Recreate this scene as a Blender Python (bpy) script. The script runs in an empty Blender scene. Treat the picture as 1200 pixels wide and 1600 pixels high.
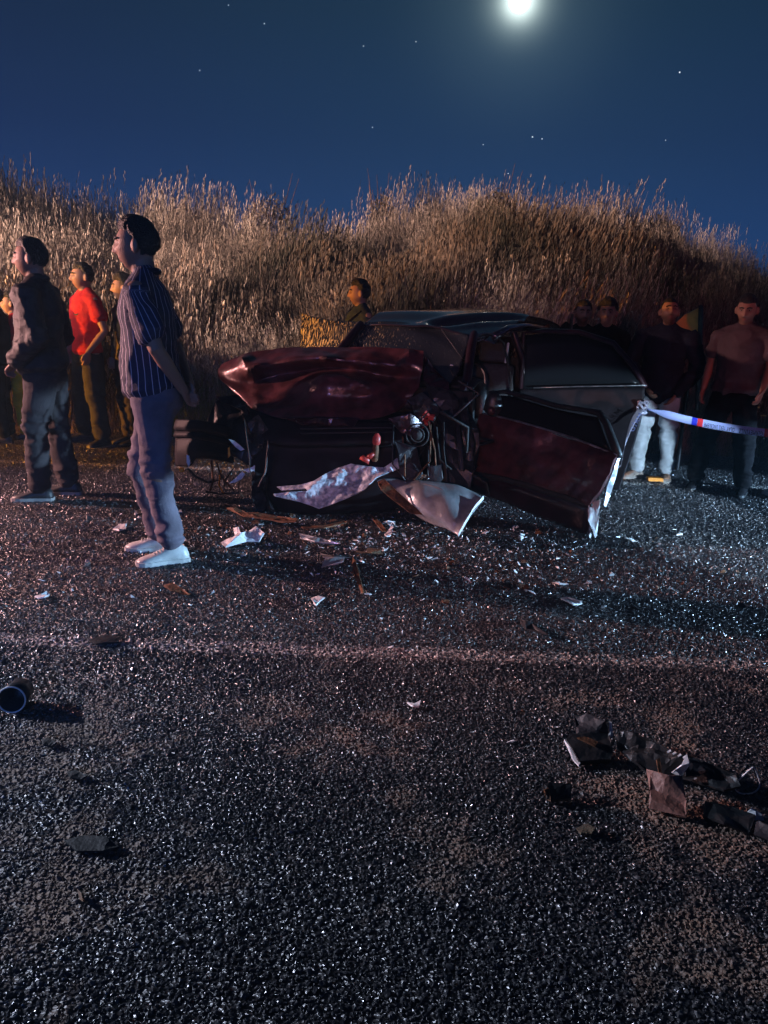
import bpy, bmesh, math, random
import numpy as np
from mathutils import Vector, Matrix
from mathutils.bvhtree import BVHTree
from mathutils.geometry import delaunay_2d_cdt
random.seed(7); RNG = np.random.default_rng(7)
SC = bpy.context.scene; COL = SC.collection
rad = math.radians
# ------------------------------------------------------------------ camera
CAM_H, PITCH, ROLL, FPX = 1.38, rad(14.46), rad(2.0), 1202.0
cam = bpy.data.cameras.new('camera'); camo = bpy.data.objects.new('camera', cam); COL.objects.link(camo)
cam.sensor_fit = 'VERTICAL'; cam.sensor_height = 36; cam.lens = 36*FPX/1600; cam.clip_end = 3000; cam.clip_start = .05
F = Vector((0, math.cos(PITCH), -math.sin(PITCH))); U0 = Vector((0, math.sin(PITCH), math.cos(PITCH))); X0 = Vector((1, 0, 0))
RV = X0*math.cos(ROLL)+U0*math.sin(ROLL); UV = U0*math.cos(ROLL)-X0*math.sin(ROLL)
camo.matrix_world = Matrix(((RV.x, UV.x, -F.x, 0), (RV.y, UV.y, -F.y, 0), (RV.z, UV.z, -F.z, CAM_H), (0, 0, 0, 1)))
SC.camera = camo
def ray(px, py): return F+RV*((px-600)/FPX)+UV*((800-py)/FPX)
def P(px, py, Y):                     # photo point at depth Y
    d = ray(px, py); t = Y/d.y; return Vector((d.x*t, Y, CAM_H+d.z*t))
def G(px, py, z=0.0):                 # photo point on the ground
    d = ray(px, py); t = (z-CAM_H)/d.z; return Vector((d.x*t, d.y*t, z))
# ------------------------------------------------------------------ world: moonlit night sky
W = bpy.data.worlds.new('World'); SC.world = W; W.use_nodes = True
nt = W.node_tree; nt.nodes.clear(); N = nt.nodes.new; L = nt.links.new
MOON = ray(812, 1).normalized()
wo = N('ShaderNodeOutputWorld'); bg = N('ShaderNodeBackground'); tc = N('ShaderNodeTexCoord')
sep = N('ShaderNodeSeparateXYZ'); L(tc.outputs['Generated'], sep.inputs[0])
cr = N('ShaderNodeValToRGB'); L(sep.outputs['Z'], cr.inputs[0]); e = cr.color_ramp.elements
e[0].position = 0; e[0].color = (.008, .030, .125, 1); e[1].position = 1; e[1].color = (.002, .004, .014, 1)
for p_, c_ in ((.10, (.008, .030, .125, 1)), (.20, (.005, .017, .080, 1)), (.36, (.003, .009, .036, 1))):
    q = e.new(p_); q.color = c_
dt = N('ShaderNodeVectorMath'); dt.operation = 'DOT_PRODUCT'; L(tc.outputs['Generated'], dt.inputs[0]); dt.inputs[1].default_value = MOON
def mth(op, a, b=None):
    n = N('ShaderNodeMath'); n.operation = op
    for i, v in enumerate((a, b)):
        if v is None: continue
        if isinstance(v, (int, float)): n.inputs[i].default_value = v
        else: L(v, n.inputs[i])
    return n.outputs[0]
mx = mth('MAXIMUM', dt.outputs['Value'], 0.0)
def glow(power, col):
    n = N('ShaderNodeMix'); n.data_type = 'RGBA'; n.inputs[6].default_value = (0, 0, 0, 1); n.inputs[7].default_value = (*col, 1)
    L(mth('POWER', mx, power), n.inputs[0]); return n.outputs[2]
def addc(a, b):
    n = N('ShaderNodeMix'); n.data_type = 'RGBA'; n.blend_type = 'ADD'; n.inputs[0].default_value = 1; L(a, n.inputs[6]); L(b, n.inputs[7]); return n.outputs[2]
c = cr.outputs[0]
for pw, cl in ((7, (.009, .026, .030)), (300, (.035, .055, .06)), (2600, (.35, .45, .42)), (9000, (1.3, 1.5, 1.4))): c = addc(c, glow(pw, cl))
L(c, bg.inputs[0]); bg.inputs[1].default_value = .92; L(bg.outputs[0], wo.inputs[0])
# ------------------------------------------------------------------ lamps of the place and added fills
def lamp(name, kind, loc, energy, color, target=None, **k):
    d = bpy.data.lights.new(name, kind); d.energy = energy; d.color = color
    for a, v in k.items(): setattr(d, a, v)
    o = bpy.data.objects.new(name, d); COL.objects.link(o); o.location = loc
    if target is not None: o.rotation_euler = (Vector(target)-Vector(loc)).to_track_quat('-Z', 'Y').to_euler()
    return o
mo = lamp('moon_light', 'SUN', (0, 60, 30), 1.0, (.72, .84, 1), angle=rad(.6)); mo.rotation_euler = (-MOON).to_track_quat('-Z', 'Y').to_euler()
lamp('amber_headlamp', 'SPOT', (-9.5, 5.9, .85), 5200, (1, .37, .035), (-2.5, 8.3, .7), spot_size=rad(33), spot_blend=.3, shadow_soft_size=.10)
lamp('truck_lamp', 'SPOT', (-8.0, 5.7, 2.1), 4000, (1, .50, .46), (-.8, 4.75, .3), spot_size=rad(40), spot_blend=.8, shadow_soft_size=.08)
lamp('cool_fill', 'SPOT', (-6.8, 3.4, 2.4), 2200, (.68, .77, 1), (-.4, 1.35, 0), spot_size=rad(42), spot_blend=1, shadow_soft_size=.06)  # unseen cool spot added to light the near road
lamp('flood_lamp', 'SPOT', (-13.0, 1.5, 4.5), 30000, (1, .70, .58), (-1.9, 11.2, 3.4), spot_size=rad(33), spot_blend=.9, shadow_soft_size=.12)
_d = Vector((-math.cos(rad(15))*math.cos(rad(32.5)), math.sin(rad(15))*math.cos(rad(32.5)), -math.sin(rad(32.5))))
lamp('cold_headlamp', 'SPOT', (8.0, 3.8, .65), 6800, (.40, .68, 1), Vector((8.0, 3.8, .65))+_d, spot_size=rad(68), spot_blend=.03, shadow_soft_size=.05)
lamp('cold_headlamp', 'SPOT', (4.2, 0, .75), 3000, (.60, .80, 1), (1.85, 6.1, .10), spot_size=rad(16), spot_blend=.12, shadow_soft_size=.04)
lamp('blue_fill', 'SPOT', (-1.8, -5.0, 2.8), 640, (.08, .25, 1), (-2.2, 6.5, 1.2), spot_size=rad(44), spot_blend=1, shadow_soft_size=.25)  # unseen blue fill added behind the camera to lift the dark sides
lamp('pink_fill', 'SPOT', (-.7, -3.2, 1.5), 520, (1, .40, .34), (.35, 5.3, .55), spot_size=rad(20), spot_blend=.7, shadow_soft_size=.08)  # unseen pink spot added for the front door and bonnet
lamp('rear_lamp', 'SPOT', (3.2, .6, 1.9), 170, (1, .12, .08), (3.1, 6.0, 1.5), spot_size=rad(22), spot_blend=.6, shadow_soft_size=.1)
SC.view_settings.view_transform = 'Standard'; SC.view_settings.look = 'None'; SC.view_settings.exposure = .1; SC.view_settings.gamma = 1
SC.render.engine = 'CYCLES'; SC.cycles.use_denoising = True; SC.cycles.max_bounces = 5; SC.cycles.sample_clamp_indirect = 4
# ------------------------------------------------------------------ numpy helpers
def h3(i, j, k):
    n = (i*374761393+j*668265263+k*2147483647+1013904223) & 0xffffffff
    n = ((n ^ (n >> 13))*1274126177) & 0xffffffff
    return ((n ^ (n >> 16)) & 0xffff)/65535.0
def vn(p):
    p = np.asarray(p, float); i = np.floor(p).astype(np.int64); f = p-i; f = f*f*(3-2*f); r = 0
    for a in (0, 1):
        for b in (0, 1):
            for c_ in (0, 1):
                w = (f[:, 0] if a else 1-f[:, 0])*(f[:, 1] if b else 1-f[:, 1])*(f[:, 2] if c_ else 1-f[:, 2])
                r = r+w*h3(i[:, 0]+a, i[:, 1]+b, i[:, 2]+c_)
    return r*2-1
def merge(ms):
    V, Fc, o = [], [], 0
    for v, f in ms:
        v = np.asarray(v, float).reshape(-1, 3); V.append(v); Fc += [tuple(i+o for i in q) for q in f]; o += len(v)
    return np.vstack(V), Fc
def mesh(name, V, Fc, smooth=True):
    m = bpy.data.meshes.new(name); m.from_pydata(np.asarray(V).tolist(), [], [tuple(map(int, f)) for f in Fc]); m.update()
    if smooth: m.polygons.foreach_set('use_smooth', [True]*len(m.polygons))
    return m
def link(name, m, mt, parent=None, loc=None):
    o = bpy.data.objects.new(name, m); COL.objects.link(o)
    if mt is not None: m.materials.clear(); m.materials.append(mt)
    if parent is not None: o.parent = parent
    if loc is not None: o.location = loc
    return o
def tag(o, label=None, cat=None, group=None, kind=None):
    for k, v in (('label', label), ('category', cat), ('group', group), ('kind', kind)):
        if v: o[k] = v
    return o
def empty(name, loc=(0, 0, 0), rz=0, **k):
    o = bpy.data.objects.new(name, None); COL.objects.link(o); o.location = loc; o.rotation_euler = (0, 0, rz); o.empty_display_size = .1
    return tag(o, **k)
def norm(v): v = np.asarray(v, float); return v/(np.linalg.norm(v)+1e-9)
def tube(path, rads, n=14, ref=(1, 0, 0), cap=True):
    path = [np.asarray(p, float) for p in path]
    rads = [(r, r) if np.isscalar(r) else tuple(r) for r in rads]
    T = []
    for i in range(len(path)): T.append(norm(path[min(i+1, len(path)-1)]-path[max(i-1, 0)]))
    if cap:
        r0, r1 = rads[0], rads[-1]; m0, m1 = min(r0), min(r1)
        path = [path[0]-T[0]*m0*.55]+path+[path[-1]+T[-1]*m1*.55]; rads = [(r0[0]*.62, r0[1]*.62)]+list(rads)+[(r1[0]*.62, r1[1]*.62)]; T = [T[0]]+T+[T[-1]]
    V, Fc = [], []; prev = np.asarray(ref, float)
    for p, (ra, rb), t in zip(path, rads, T):
        a = prev-np.dot(prev, t)*t
        if np.linalg.norm(a) < .15: a = np.cross(t, (0, 0, 1.0)) if abs(t[2]) < .9 else np.cross(t, (0, 1.0, 0))
        a = norm(a); b = np.cross(t, a); prev = a
        for k in range(n):
            th = 2*math.pi*k/n; V.append(p+a*ra*math.cos(th)+b*rb*math.sin(th))
    m = len(path)
    for i in range(m-1):
        for k in range(n): Fc.append((i*n+k, i*n+(k+1) % n, (i+1)*n+(k+1) % n, (i+1)*n+k))
    Fc.append(tuple(range(n))[::-1]); Fc.append(tuple((m-1)*n+k for k in range(n)))
    return np.array(V), Fc
def ball(c_, r, n=12, m=8):
    c_ = np.asarray(c_, float); r = np.asarray((r, r, r) if np.isscalar(r) else r, float); V = [c_+r*(0, 0, 1)]; Fc = []
    for i in range(1, m):
        ph = math.pi*i/m
        for k in range(n): th = 2*math.pi*k/n; V.append(c_+r*(math.sin(ph)*math.cos(th), math.sin(ph)*math.sin(th), math.cos(ph)))
    V.append(c_-r*(0, 0, 1))
    for k in range(n): Fc.append((0, 1+k, 1+(k+1) % n)); Fc.append((len(V)-1, 1+(m-2)*n+(k+1) % n, 1+(m-2)*n+k))
    for i in range(m-2):
        for k in range(n): Fc.append((1+i*n+k, 1+(i+1)*n+k, 1+(i+1)*n+(k+1) % n, 1+i*n+(k+1) % n))
    return np.array(V), Fc
def box(c_, s, rot=None, taper=1):
    c_ = np.asarray(c_, float); s = np.asarray(s, float)/2; V = []
    for z in (-1, 1):
        for x, y in ((-1, -1), (1, -1), (1, 1), (-1, 1)): V.append(np.array((x, y, z))*s*((taper, taper, 1) if z > 0 else 1))
    V = np.array(V)
    if rot is not None: V = V @ np.array(rot.to_matrix()).T
    return V+c_, [(3, 2, 1, 0), (4, 5, 6, 7), (0, 1, 5, 4), (1, 2, 6, 5), (2, 3, 7, 6), (3, 0, 4, 7)]
def vnormals(V, Fc):
    m = mesh('t', V, Fc); n = np.empty(len(V)*3); m.vertices.foreach_get('normal', n); bpy.data.meshes.remove(m); return n.reshape(-1, 3)
def remesh(ms, voxel, smooth=4, fac=.5):
    V, Fc = merge(ms); m = mesh('tmp', V, Fc); o = bpy.data.objects.new('tmp', m); COL.objects.link(o)
    a = o.modifiers.new('r', 'REMESH'); a.mode = 'VOXEL'; a.voxel_size = voxel; a.use_smooth_shade = True
    if smooth: b = o.modifiers.new('s', 'SMOOTH'); b.iterations = smooth; b.factor = fac
    dg = bpy.context.evaluated_depsgraph_get(); dg.update()
    r = bpy.data.meshes.new_from_object(o.evaluated_get(dg)); bpy.data.objects.remove(o); bpy.data.meshes.remove(m); return r
def getV(m): v = np.empty(len(m.vertices)*3); m.vertices.foreach_get('co', v); return v.reshape(-1, 3)
def getN(m): v = np.empty(len(m.vertices)*3); m.vertices.foreach_get('normal', v); return v.reshape(-1, 3)
def setV(m, v): m.vertices.foreach_set('co', np.asarray(v).ravel()); m.update()
def grid(A, sub=4):                   # Catmull-Rom refinement of a control grid (rows x cols x 3)
    A = np.asarray(A, float)
    def cr1(A):
        n = len(A); out = []
        for i in range(n-1):
            p0, p1, p2, p3 = A[max(i-1, 0)], A[i], A[i+1], A[min(i+2, n-1)]
            for s in range(sub):
                t = s/sub; out.append(.5*((2*p1)+(-p0+p2)*t+(2*p0-5*p1+4*p2-p3)*t*t+(-p0+3*p1-3*p2+p3)*t**3))
        out.append(A[-1]); return np.array(out)
    B = cr1(A); B = cr1(B.transpose(1, 0, 2)).transpose(1, 0, 2); r, c_ = B.shape[:2]
    Fc = [(i*c_+j, i*c_+j+1, (i+1)*c_+j+1, (i+1)*c_+j) for i in range(r-1) for j in range(c_-1)]
    return B.reshape(-1, 3), Fc, (r, c_)
def solid(V, Fc, th):                 # gives a sheet thickness
    V = np.asarray(V, float); n = vnormals(V, Fc); k = len(V); E = {}
    for f in Fc:
        for a, b in zip(f, f[1:]+f[:1]):
            E[(a, b)] = E.get((a, b), 0)+1
    side = [(b, a, a+k, b+k) for (a, b) in E if (b, a) not in E]
    return np.vstack([V, V-n*th]), list(Fc)+[tuple(i+k for i in f[::-1]) for f in Fc]+side
def crumple(V, amp, scale, seed=0, sharp=True):
    """creased sheet metal: sum of warped triangle waves, so facets meet in straight ridges"""
    V = np.asarray(V, float); r = np.random.default_rng(int(seed)+3); W_ = V+.35/scale*np.stack([vn(V*scale*.5+seed+k*9) for k in range(3)], 1); d = 0
    for k in range(5):
        a = r.normal(size=3); a /= np.linalg.norm(a); f = scale*r.uniform(.35, 1.1)*(1 if k < 3 else 2.1); t = W_@a*f+r.random()
        d = d+amp*(1 if k < 3 else .45)*(4*np.abs(t-np.floor(t)-.5)-1)*.6
    return d
# ------------------------------------------------------------------ materials
def mat(name, col, rough=.6, metal=0, noise=0, nscale=20, bump=0, bscale=60, coat=0, attr=None, spec=.5, trans=0, col2=None, alpha=1, emit=None):
    m = bpy.data.materials.new(name); m.use_nodes = True; t = m.node_tree; b = t.nodes['Principled BSDF']
    b.inputs['Base Color'].default_value = (*col, 1); b.inputs['Roughness'].default_value = rough; b.inputs['Metallic'].default_value = metal
    b.inputs['Coat Weight'].default_value = coat; b.inputs['Specular IOR Level'].default_value = spec; b.inputs['Transmission Weight'].default_value = trans
    b.inputs['Alpha'].default_value = alpha
    if emit: b.inputs['Emission Color'].default_value = (*emit[0], 1); b.inputs['Emission Strength'].default_value = emit[1]
    co = t.nodes.new('ShaderNodeTexCoord')
    if noise or col2:
        n = t.nodes.new('ShaderNodeTexNoise'); n.inputs['Scale'].default_value = nscale; n.inputs['Detail'].default_value = 6; t.links.new(co.outputs['Object'], n.inputs['Vector'])
        r = t.nodes.new('ShaderNodeValToRGB'); t.links.new(n.outputs['Fac'], r.inputs[0]); c2 = col2 or tuple(x*(1-noise) for x in col)
        r.color_ramp.elements[0].position = .38; r.color_ramp.elements[1].position = .62
        r.color_ramp.elements[0].color = (*c2, 1); r.color_ramp.elements[1].color = (*col, 1); t.links.new(r.outputs[0], b.inputs['Base Color'])
    if bump:
        n = t.nodes.new('ShaderNodeTexNoise'); n.inputs['Scale'].default_value = bscale; n.inputs['Detail'].default_value = 5; t.links.new(co.outputs['Object'], n.inputs['Vector'])
        u = t.nodes.new('ShaderNodeBump'); u.inputs['Strength'].default_value = bump; u.inputs['Distance'].default_value = .02; t.links.new(n.outputs['Fac'], u.inputs['Height']); t.links.new(u.outputs[0], b.inputs['Normal'])
    return m
M = {}
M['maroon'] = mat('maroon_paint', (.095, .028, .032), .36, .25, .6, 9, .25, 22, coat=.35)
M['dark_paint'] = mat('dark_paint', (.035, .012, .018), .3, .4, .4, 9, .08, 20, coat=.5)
M['roofp'] = mat('roof_paint', (.06, .045, .06), .26, .6, .3, 6, .03, 12, coat=1)
M['plastic'] = mat('black_plastic', (.018, .019, .021), .42, 0, .4, 12, .15, 60)
M['grey_plastic'] = mat('grey_plastic', (.022, .022, .027), .55, 0, .3, 8, .1, 80, spec=.3)
M['rubber'] = mat('rubber', (.015, .015, .015), .7, 0, .3, 20, .2, 90)
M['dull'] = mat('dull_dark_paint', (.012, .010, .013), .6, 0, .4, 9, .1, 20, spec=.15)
M['metal'] = mat('bare_metal', (.45, .46, .48), .35, .85, .5, 14, .3, 30)
M['silver'] = mat('silver_panel', (.55, .58, .62), .3, .7, .3, 10, .2, 25)
M['rust'] = mat('rusty_metal', (.16, .07, .03), .7, .3, .6, 25, .3, 60)
M['liner'] = mat('scuffed_liner', (.62, .68, .74), .6, 0, nscale=26, col2=(.18, .22, .28), bump=.4, bscale=50)
M['engine'] = mat('engine_metal', (.06, .06, .065), .5, .6, .6, 20, .3, 50)
M['glass'] = mat('dark_glass', (.008, .010, .012), .25, 0, spec=.2)
M['white'] = mat('white_plastic', (.75, .78, .8), .5, 0, .3, 12, .1, 40)
M['orange'] = mat('amber_lens', (.9, .35, .04), .25, 0)
M['redp'] = mat('red_plastic', (.5, .06, .05), .4, 0, .3, 12)
M['seat'] = mat('seat_cloth', (.04, .04, .045), .9, 0, .3, 30, .3, 120)
M['eye'] = mat('eye_white', (.42, .40, .38), .3); M['iris'] = mat('iris', (.02, .012, .008), .15)
M['hair'] = mat('hair', (.010, .008, .008), .5, 0, bump=.8, bscale=150, spec=.4)
def skinmat():
    m = mat('skin', (.40, .22, .15), .55, 0, bump=.2, bscale=110, spec=.35); t = m.node_tree; b = t.nodes['Principled BSDF']
    a = t.nodes.new('ShaderNodeAttribute'); a.attribute_name = 'tint'; t.links.new(a.outputs['Color'], b.inputs['Base Color'])
    b.inputs['Subsurface Weight'].default_value = .06; b.inputs['Subsurface Radius'].default_value = (.01, .004, .002); return m
M['skin'] = skinmat()
def stripemat():
    m = mat('striped_cloth', (.012, .016, .045), .8, 0, bump=.25, bscale=140); t = m.node_tree; b = t.nodes['Principled BSDF']
    a = t.nodes.new('ShaderNodeAttribute'); a.attribute_name = 'u'
    def mm(op, x, y):
        n = t.nodes.new('ShaderNodeMath'); n.operation = op
        for i, v in enumerate((x, y)):
            if isinstance(v, (int, float)): n.inputs[i].default_value = v
            else: t.links.new(v, n.inputs[i])
        return n.outputs[0]
    f = mm('LESS_THAN', mm('FRACT', mm('DIVIDE', a.outputs['Fac'], .037), 0), .11)
    x = t.nodes.new('ShaderNodeMix'); x.data_type = 'RGBA'; x.inputs[6].default_value = (.012, .016, .05, 1); x.inputs[7].default_value = (.55, .5, .58, 1)
    t.links.new(f, x.inputs[0]); t.links.new(x.outputs[2], b.inputs['Base Color']); return m
M['stripe'] = stripemat()
# road
def coords_noise(t, scale, detail=4):
    g = t.nodes.new('ShaderNodeNewGeometry'); n = t.nodes.new('ShaderNodeTexNoise'); n.inputs['Scale'].default_value = scale; n.inputs['Detail'].default_value = detail
    t.links.new(g.outputs['Position'], n.inputs['Vector']); return n.outputs['Fac'], g
def roadmat(name, chips=False):
    m = bpy.data.materials.new(name); m.use_nodes = True; t = m.node_tree; b = t.nodes['Principled BSDF']; Nn = t.nodes.new; Ln = t.links.new
    def mm(op, x, y=0, cl=False):
        n = Nn('ShaderNodeMath'); n.operation = op; n.use_clamp = cl
        for i, v in enumerate((x, y)):
            if isinstance(v, (int, float)): n.inputs[i].default_value = v
            else: Ln(v, n.inputs[i])
        return n.outputs[0]
    def mix(f, a, c_):
        n = Nn('ShaderNodeMix'); n.data_type = 'RGBA'; Ln(f, n.inputs[0])
        for i, v in ((6, a), (7, c_)):
            if isinstance(v, tuple): n.inputs[i].default_value = (*v, 1)
            else: Ln(v, n.inputs[i])
        return n.outputs[2]
    n1, g = coords_noise(t, 1.6, 5); n2, _ = coords_noise(t, 7, 6); n3, _ = coords_noise(t, 60, 3)
    sp = Nn('ShaderNodeSeparateXYZ'); Ln(g.outputs['Position'], sp.inputs[0]); y = sp.outputs['Y']; x = sp.outputs['X']
    dust = mm('MULTIPLY', mm('SUBTRACT', mm('ADD', n1, mm('MULTIPLY', n2, .5)), .78), 9, True)
    near = mm('MULTIPLY', mm('SUBTRACT', 3.0, y), 1.2, True)
    dust = mm('MULTIPLY', dust, near, True)
    wv_ = mm('MULTIPLY', mm('SUBTRACT', mm('ADD', mm('MULTIPLY', n1, .6), mm('MULTIPLY', n2, .4)), .42), 5, True)
    base = mix(wv_, (.012, .012, .015), (.045, .043, .045))
    if chips:
        oi = Nn('ShaderNodeObjectInfo'); base = mix(mm('MULTIPLY', mm('POWER', oi.outputs['Random'], 2.6), mm('ADD', mm('MULTIPLY', wv_, .75), .25)), (.018, .018, .022), (.20, .195, .195))
    base = mix(mm('MULTIPLY', dust, .85), base, (.22, .14, .095))
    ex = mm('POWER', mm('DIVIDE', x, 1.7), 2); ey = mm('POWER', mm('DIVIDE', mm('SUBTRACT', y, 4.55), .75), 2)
    car_shade = mm('MULTIPLY', mm('ADD', mm('SUBTRACT', 1.0, mm('ADD', ex, ey)), mm('MULTIPLY', mm('SUBTRACT', n1, .5), 2.2)), 2.5, True)  # shadow in front of the wreck, painted dark into the road colour
    trk = mm('MULTIPLY', mm('SUBTRACT', mm('SINE', mm('MULTIPLY', mm('ADD', y, mm('MULTIPLY', n1, .5)), 3.7)), .35), .9, True)
    base = mix(mm('MULTIPLY', car_shade, .8), base, (.007, .007, .009)); base = mix(mm('MULTIPLY', trk, .45), base, (.012, .012, .014))
    def line(c_, w, amt, col):
        d = mm('ABSOLUTE', mm('SUBTRACT', y, c_)); d = mm('ADD', d, mm('MULTIPLY', mm('SUBTRACT', n2, .5), .10))
        k = mm('MULTIPLY', mm('SUBTRACT', w, d), 30, True)
        wear = mm('MULTIPLY', mm('SUBTRACT', n3, .46), 9, True)
        return mm('MULTIPLY', mm('MULTIPLY', k, wear), amt), col
    for c_, w, amt, col in ((G(600, 1020).y, .07, .9, (.50, .42, .38)), (G(600, 742).y, .075, 1.0, (.42, .40, .38))):
        k, cc = line(c_, w, amt, col); base = mix(k, base, cc)
    Ln(base, b.inputs['Base Color'])
    b.inputs['Roughness'].default_value = .3 if chips else .5
    Ln(mm('ADD', mm('MULTIPLY', dust, .4), mm('ADD', mm('MULTIPLY', n3, .45), .10) if chips else .38), b.inputs['Roughness'])
    b.inputs['Specular IOR Level'].default_value = .75
    if not chips:
        v = Nn('ShaderNodeTexVoronoi'); v.inputs['Scale'].default_value = 85; Ln(g.outputs['Position'], v.inputs['Vector'])
        v2 = Nn('ShaderNodeTexVoronoi'); v2.inputs['Scale'].default_value = 45; Ln(g.outputs['Position'], v2.inputs['Vector'])
        bu = Nn('ShaderNodeBump'); bu.inputs['Strength'].default_value = 1; bu.inputs['Distance'].default_value = .012
        Ln(mm('ADD', v.outputs['Distance'], v2.outputs['Distance']), bu.inputs['Height']); Ln(bu.outputs[0], b.inputs['Normal'])
    return m
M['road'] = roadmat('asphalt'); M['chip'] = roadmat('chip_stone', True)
M['soil'] = mat('soil', (.075, .055, .038), .95, 0, .5, 3, .6, 10)
def grassmat(name, cols):
    m = bpy.data.materials.new(name); m.use_nodes = True; t = m.node_tree; b = t.nodes['Principled BSDF']
    oi = t.nodes.new('ShaderNodeObjectInfo'); f, g = coords_noise(t, .9, 3); r = t.nodes.new('ShaderNodeValToRGB')
    a = t.nodes.new('ShaderNodeMath'); a.operation = 'MULTIPLY_ADD'; t.links.new(oi.outputs['Random'], a.inputs[0]); a.inputs[1].default_value = .55; 
    s = t.nodes.new('ShaderNodeMath'); s.operation = 'MULTIPLY_ADD'; t.links.new(f, s.inputs[0]); s.inputs[1].default_value = 2.4; s.inputs[2].default_value = -1.0
    t.links.new(s.outputs[0], a.inputs[2]); t.links.new(a.outputs[0], r.inputs[0]); el = r.color_ramp.elements
    el[0].color = (*cols[0], 1); el[1].color = (*cols[-1], 1)
    for i, c_ in enumerate(cols[1:-1]): q = el.new((i+1)/(len(cols)-1)); q.color = (*c_, 1)
    t.links.new(r.outputs[0], b.inputs['Base Color']); b.inputs['Roughness'].default_value = .8; b.inputs['Specular IOR Level'].default_value = .15; return m
M['grass'] = grassmat('dry_grass', [(.06, .048, .042), (.17, .13, .105), (.32, .25, .20), (.50, .41, .33)])
M['green'] = grassmat('green_grass', [(.05, .07, .02), (.16, .17, .06), (.30, .26, .12)])
M['weed'] = grassmat('dark_weed', [(.03, .028, .02), (.08, .06, .045), (.16, .115, .085)])
# ------------------------------------------------------------------ terrain
def htop(x):
    return np.interp(x, [-9, -6, -3.6, -1.5, 0, 1.4, 3, 5, 7, 12], [2.25, 2.3, 2.3, 2.1, 2.2, 2.5, 2.3, 2.0, 1.65, 1.5])
def terr(x, y):
    x = np.asarray(x, float); y = np.asarray(y, float); t = np.clip((y-8.35)/4.3, 0, 1); s = t**.8*(1-.12*t)
    n = vn(np.stack([x*.9, y*.9, x*0], -1).reshape(-1, 3)).reshape(x.shape)*.26+vn(np.stack([x*.35, y*.3, x*0+4], -1).reshape(-1, 3)).reshape(x.shape)*.22
    return htop(x)*s+n*np.clip(t*3, 0, 1)-.015+np.clip((y-14)/40, 0, 1)*.3
def plane_grid(xs, ys, zf):
    X, Y = np.meshgrid(xs, ys); Z = zf(X, Y); r, c_ = X.shape
    return np.stack([X, Y, Z], -1).reshape(-1, 3), [(i*c_+j, i*c_+j+1, (i+1)*c_+j+1, (i+1)*c_+j) for i in range(r-1) for j in range(c_-1)]
V, Fc = plane_grid(np.concatenate([[-300, -60], np.linspace(-16, 16, 120), [60, 300]]), np.concatenate([[8.3], np.linspace(8.5, 16, 50), [30, 80, 300]]), terr)
tag(link('terrain', mesh('terrain', V, Fc), M['soil']), kind='structure')
V, Fc = plane_grid(np.array([-300., 300.]), np.array([-300., 8.6]), lambda x, y: x*0-.05)
tag(link('ground', mesh('ground', V, Fc), M['soil']), kind='structure')
V, Fc = plane_grid(np.linspace(-60, 60, 60), np.concatenate([[-9.], np.linspace(-4, 8.45, 30)]), lambda x, y: x*0)
V[-60:, 1] += np.array([.06*math.sin(i*2.3)+.04*math.sin(i*5.1) for i in range(60)])
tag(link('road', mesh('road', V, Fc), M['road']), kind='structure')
# ------------------------------------------------------------------ instancing of uncountable stuff
def scatter(name, pts, rot, scl, variants, pick=None, **tg):
    cl = bpy.data.collections.new(name+'_kinds')
    for i, (m, mt) in enumerate(variants):
        o = bpy.data.objects.new('%s_%02d' % (name, i), m); m.materials.append(mt); cl.objects.link(o)
    m = bpy.data.meshes.new(name); m.vertices.add(len(pts)); m.vertices.foreach_set('co', np.asarray(pts, float).ravel())
    a = m.attributes.new('rot', 'FLOAT_VECTOR', 'POINT'); a.data.foreach_set('vector', np.asarray(rot, float).ravel())
    a = m.attributes.new('scl', 'FLOAT_VECTOR', 'POINT'); a.data.foreach_set('vector', np.asarray(scl, float).ravel())
    a = m.attributes.new('pick', 'INT', 'POINT'); a.data.foreach_set('value', RNG.integers(0, len(variants), len(pts)) if pick is None else pick)
    o = link(name, m, None); ng = bpy.data.node_groups.new(name, 'GeometryNodeTree')
    ng.interface.new_socket('Geometry', in_out='INPUT', socket_type='NodeSocketGeometry'); ng.interface.new_socket('Geometry', in_out='OUTPUT', socket_type='NodeSocketGeometry')
    A = ng.nodes.new; gi = A('NodeGroupInput'); go = A('NodeGroupOutput'); ip = A('GeometryNodeInstanceOnPoints'); ci = A('GeometryNodeCollectionInfo')
    ci.inputs['Collection'].default_value = cl; ci.inputs['Separate Children'].default_value = True; ci.inputs['Reset Children'].default_value = True
    def na(n, ty): q = A('GeometryNodeInputNamedAttribute'); q.data_type = ty; q.inputs['Name'].default_value = n; return q.outputs[0]
    K = ng.links.new; K(gi.outputs[0], ip.inputs['Points']); K(ci.outputs[0], ip.inputs['Instance']); ip.inputs['Pick Instance'].default_value = True
    K(na('pick', 'INT'), ip.inputs['Instance Index']); K(na('rot', 'FLOAT_VECTOR'), ip.inputs['Rotation']); K(na('scl', 'FLOAT_VECTOR'), ip.inputs['Scale']); K(ip.outputs[0], go.inputs[0])
    o.modifiers.new('scatter', 'NODES').node_group = ng; return tag(o, kind='stuff', **tg)
def chip_mesh(i):
    V, Fc = ball((0, 0, 0), 1, 6, 4); r = np.random.default_rng(i); V = V*(1+r.uniform(-.35, .25, (len(V), 1)))*np.array((1, .75, .6)); return mesh('chip', V, Fc, False)
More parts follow.
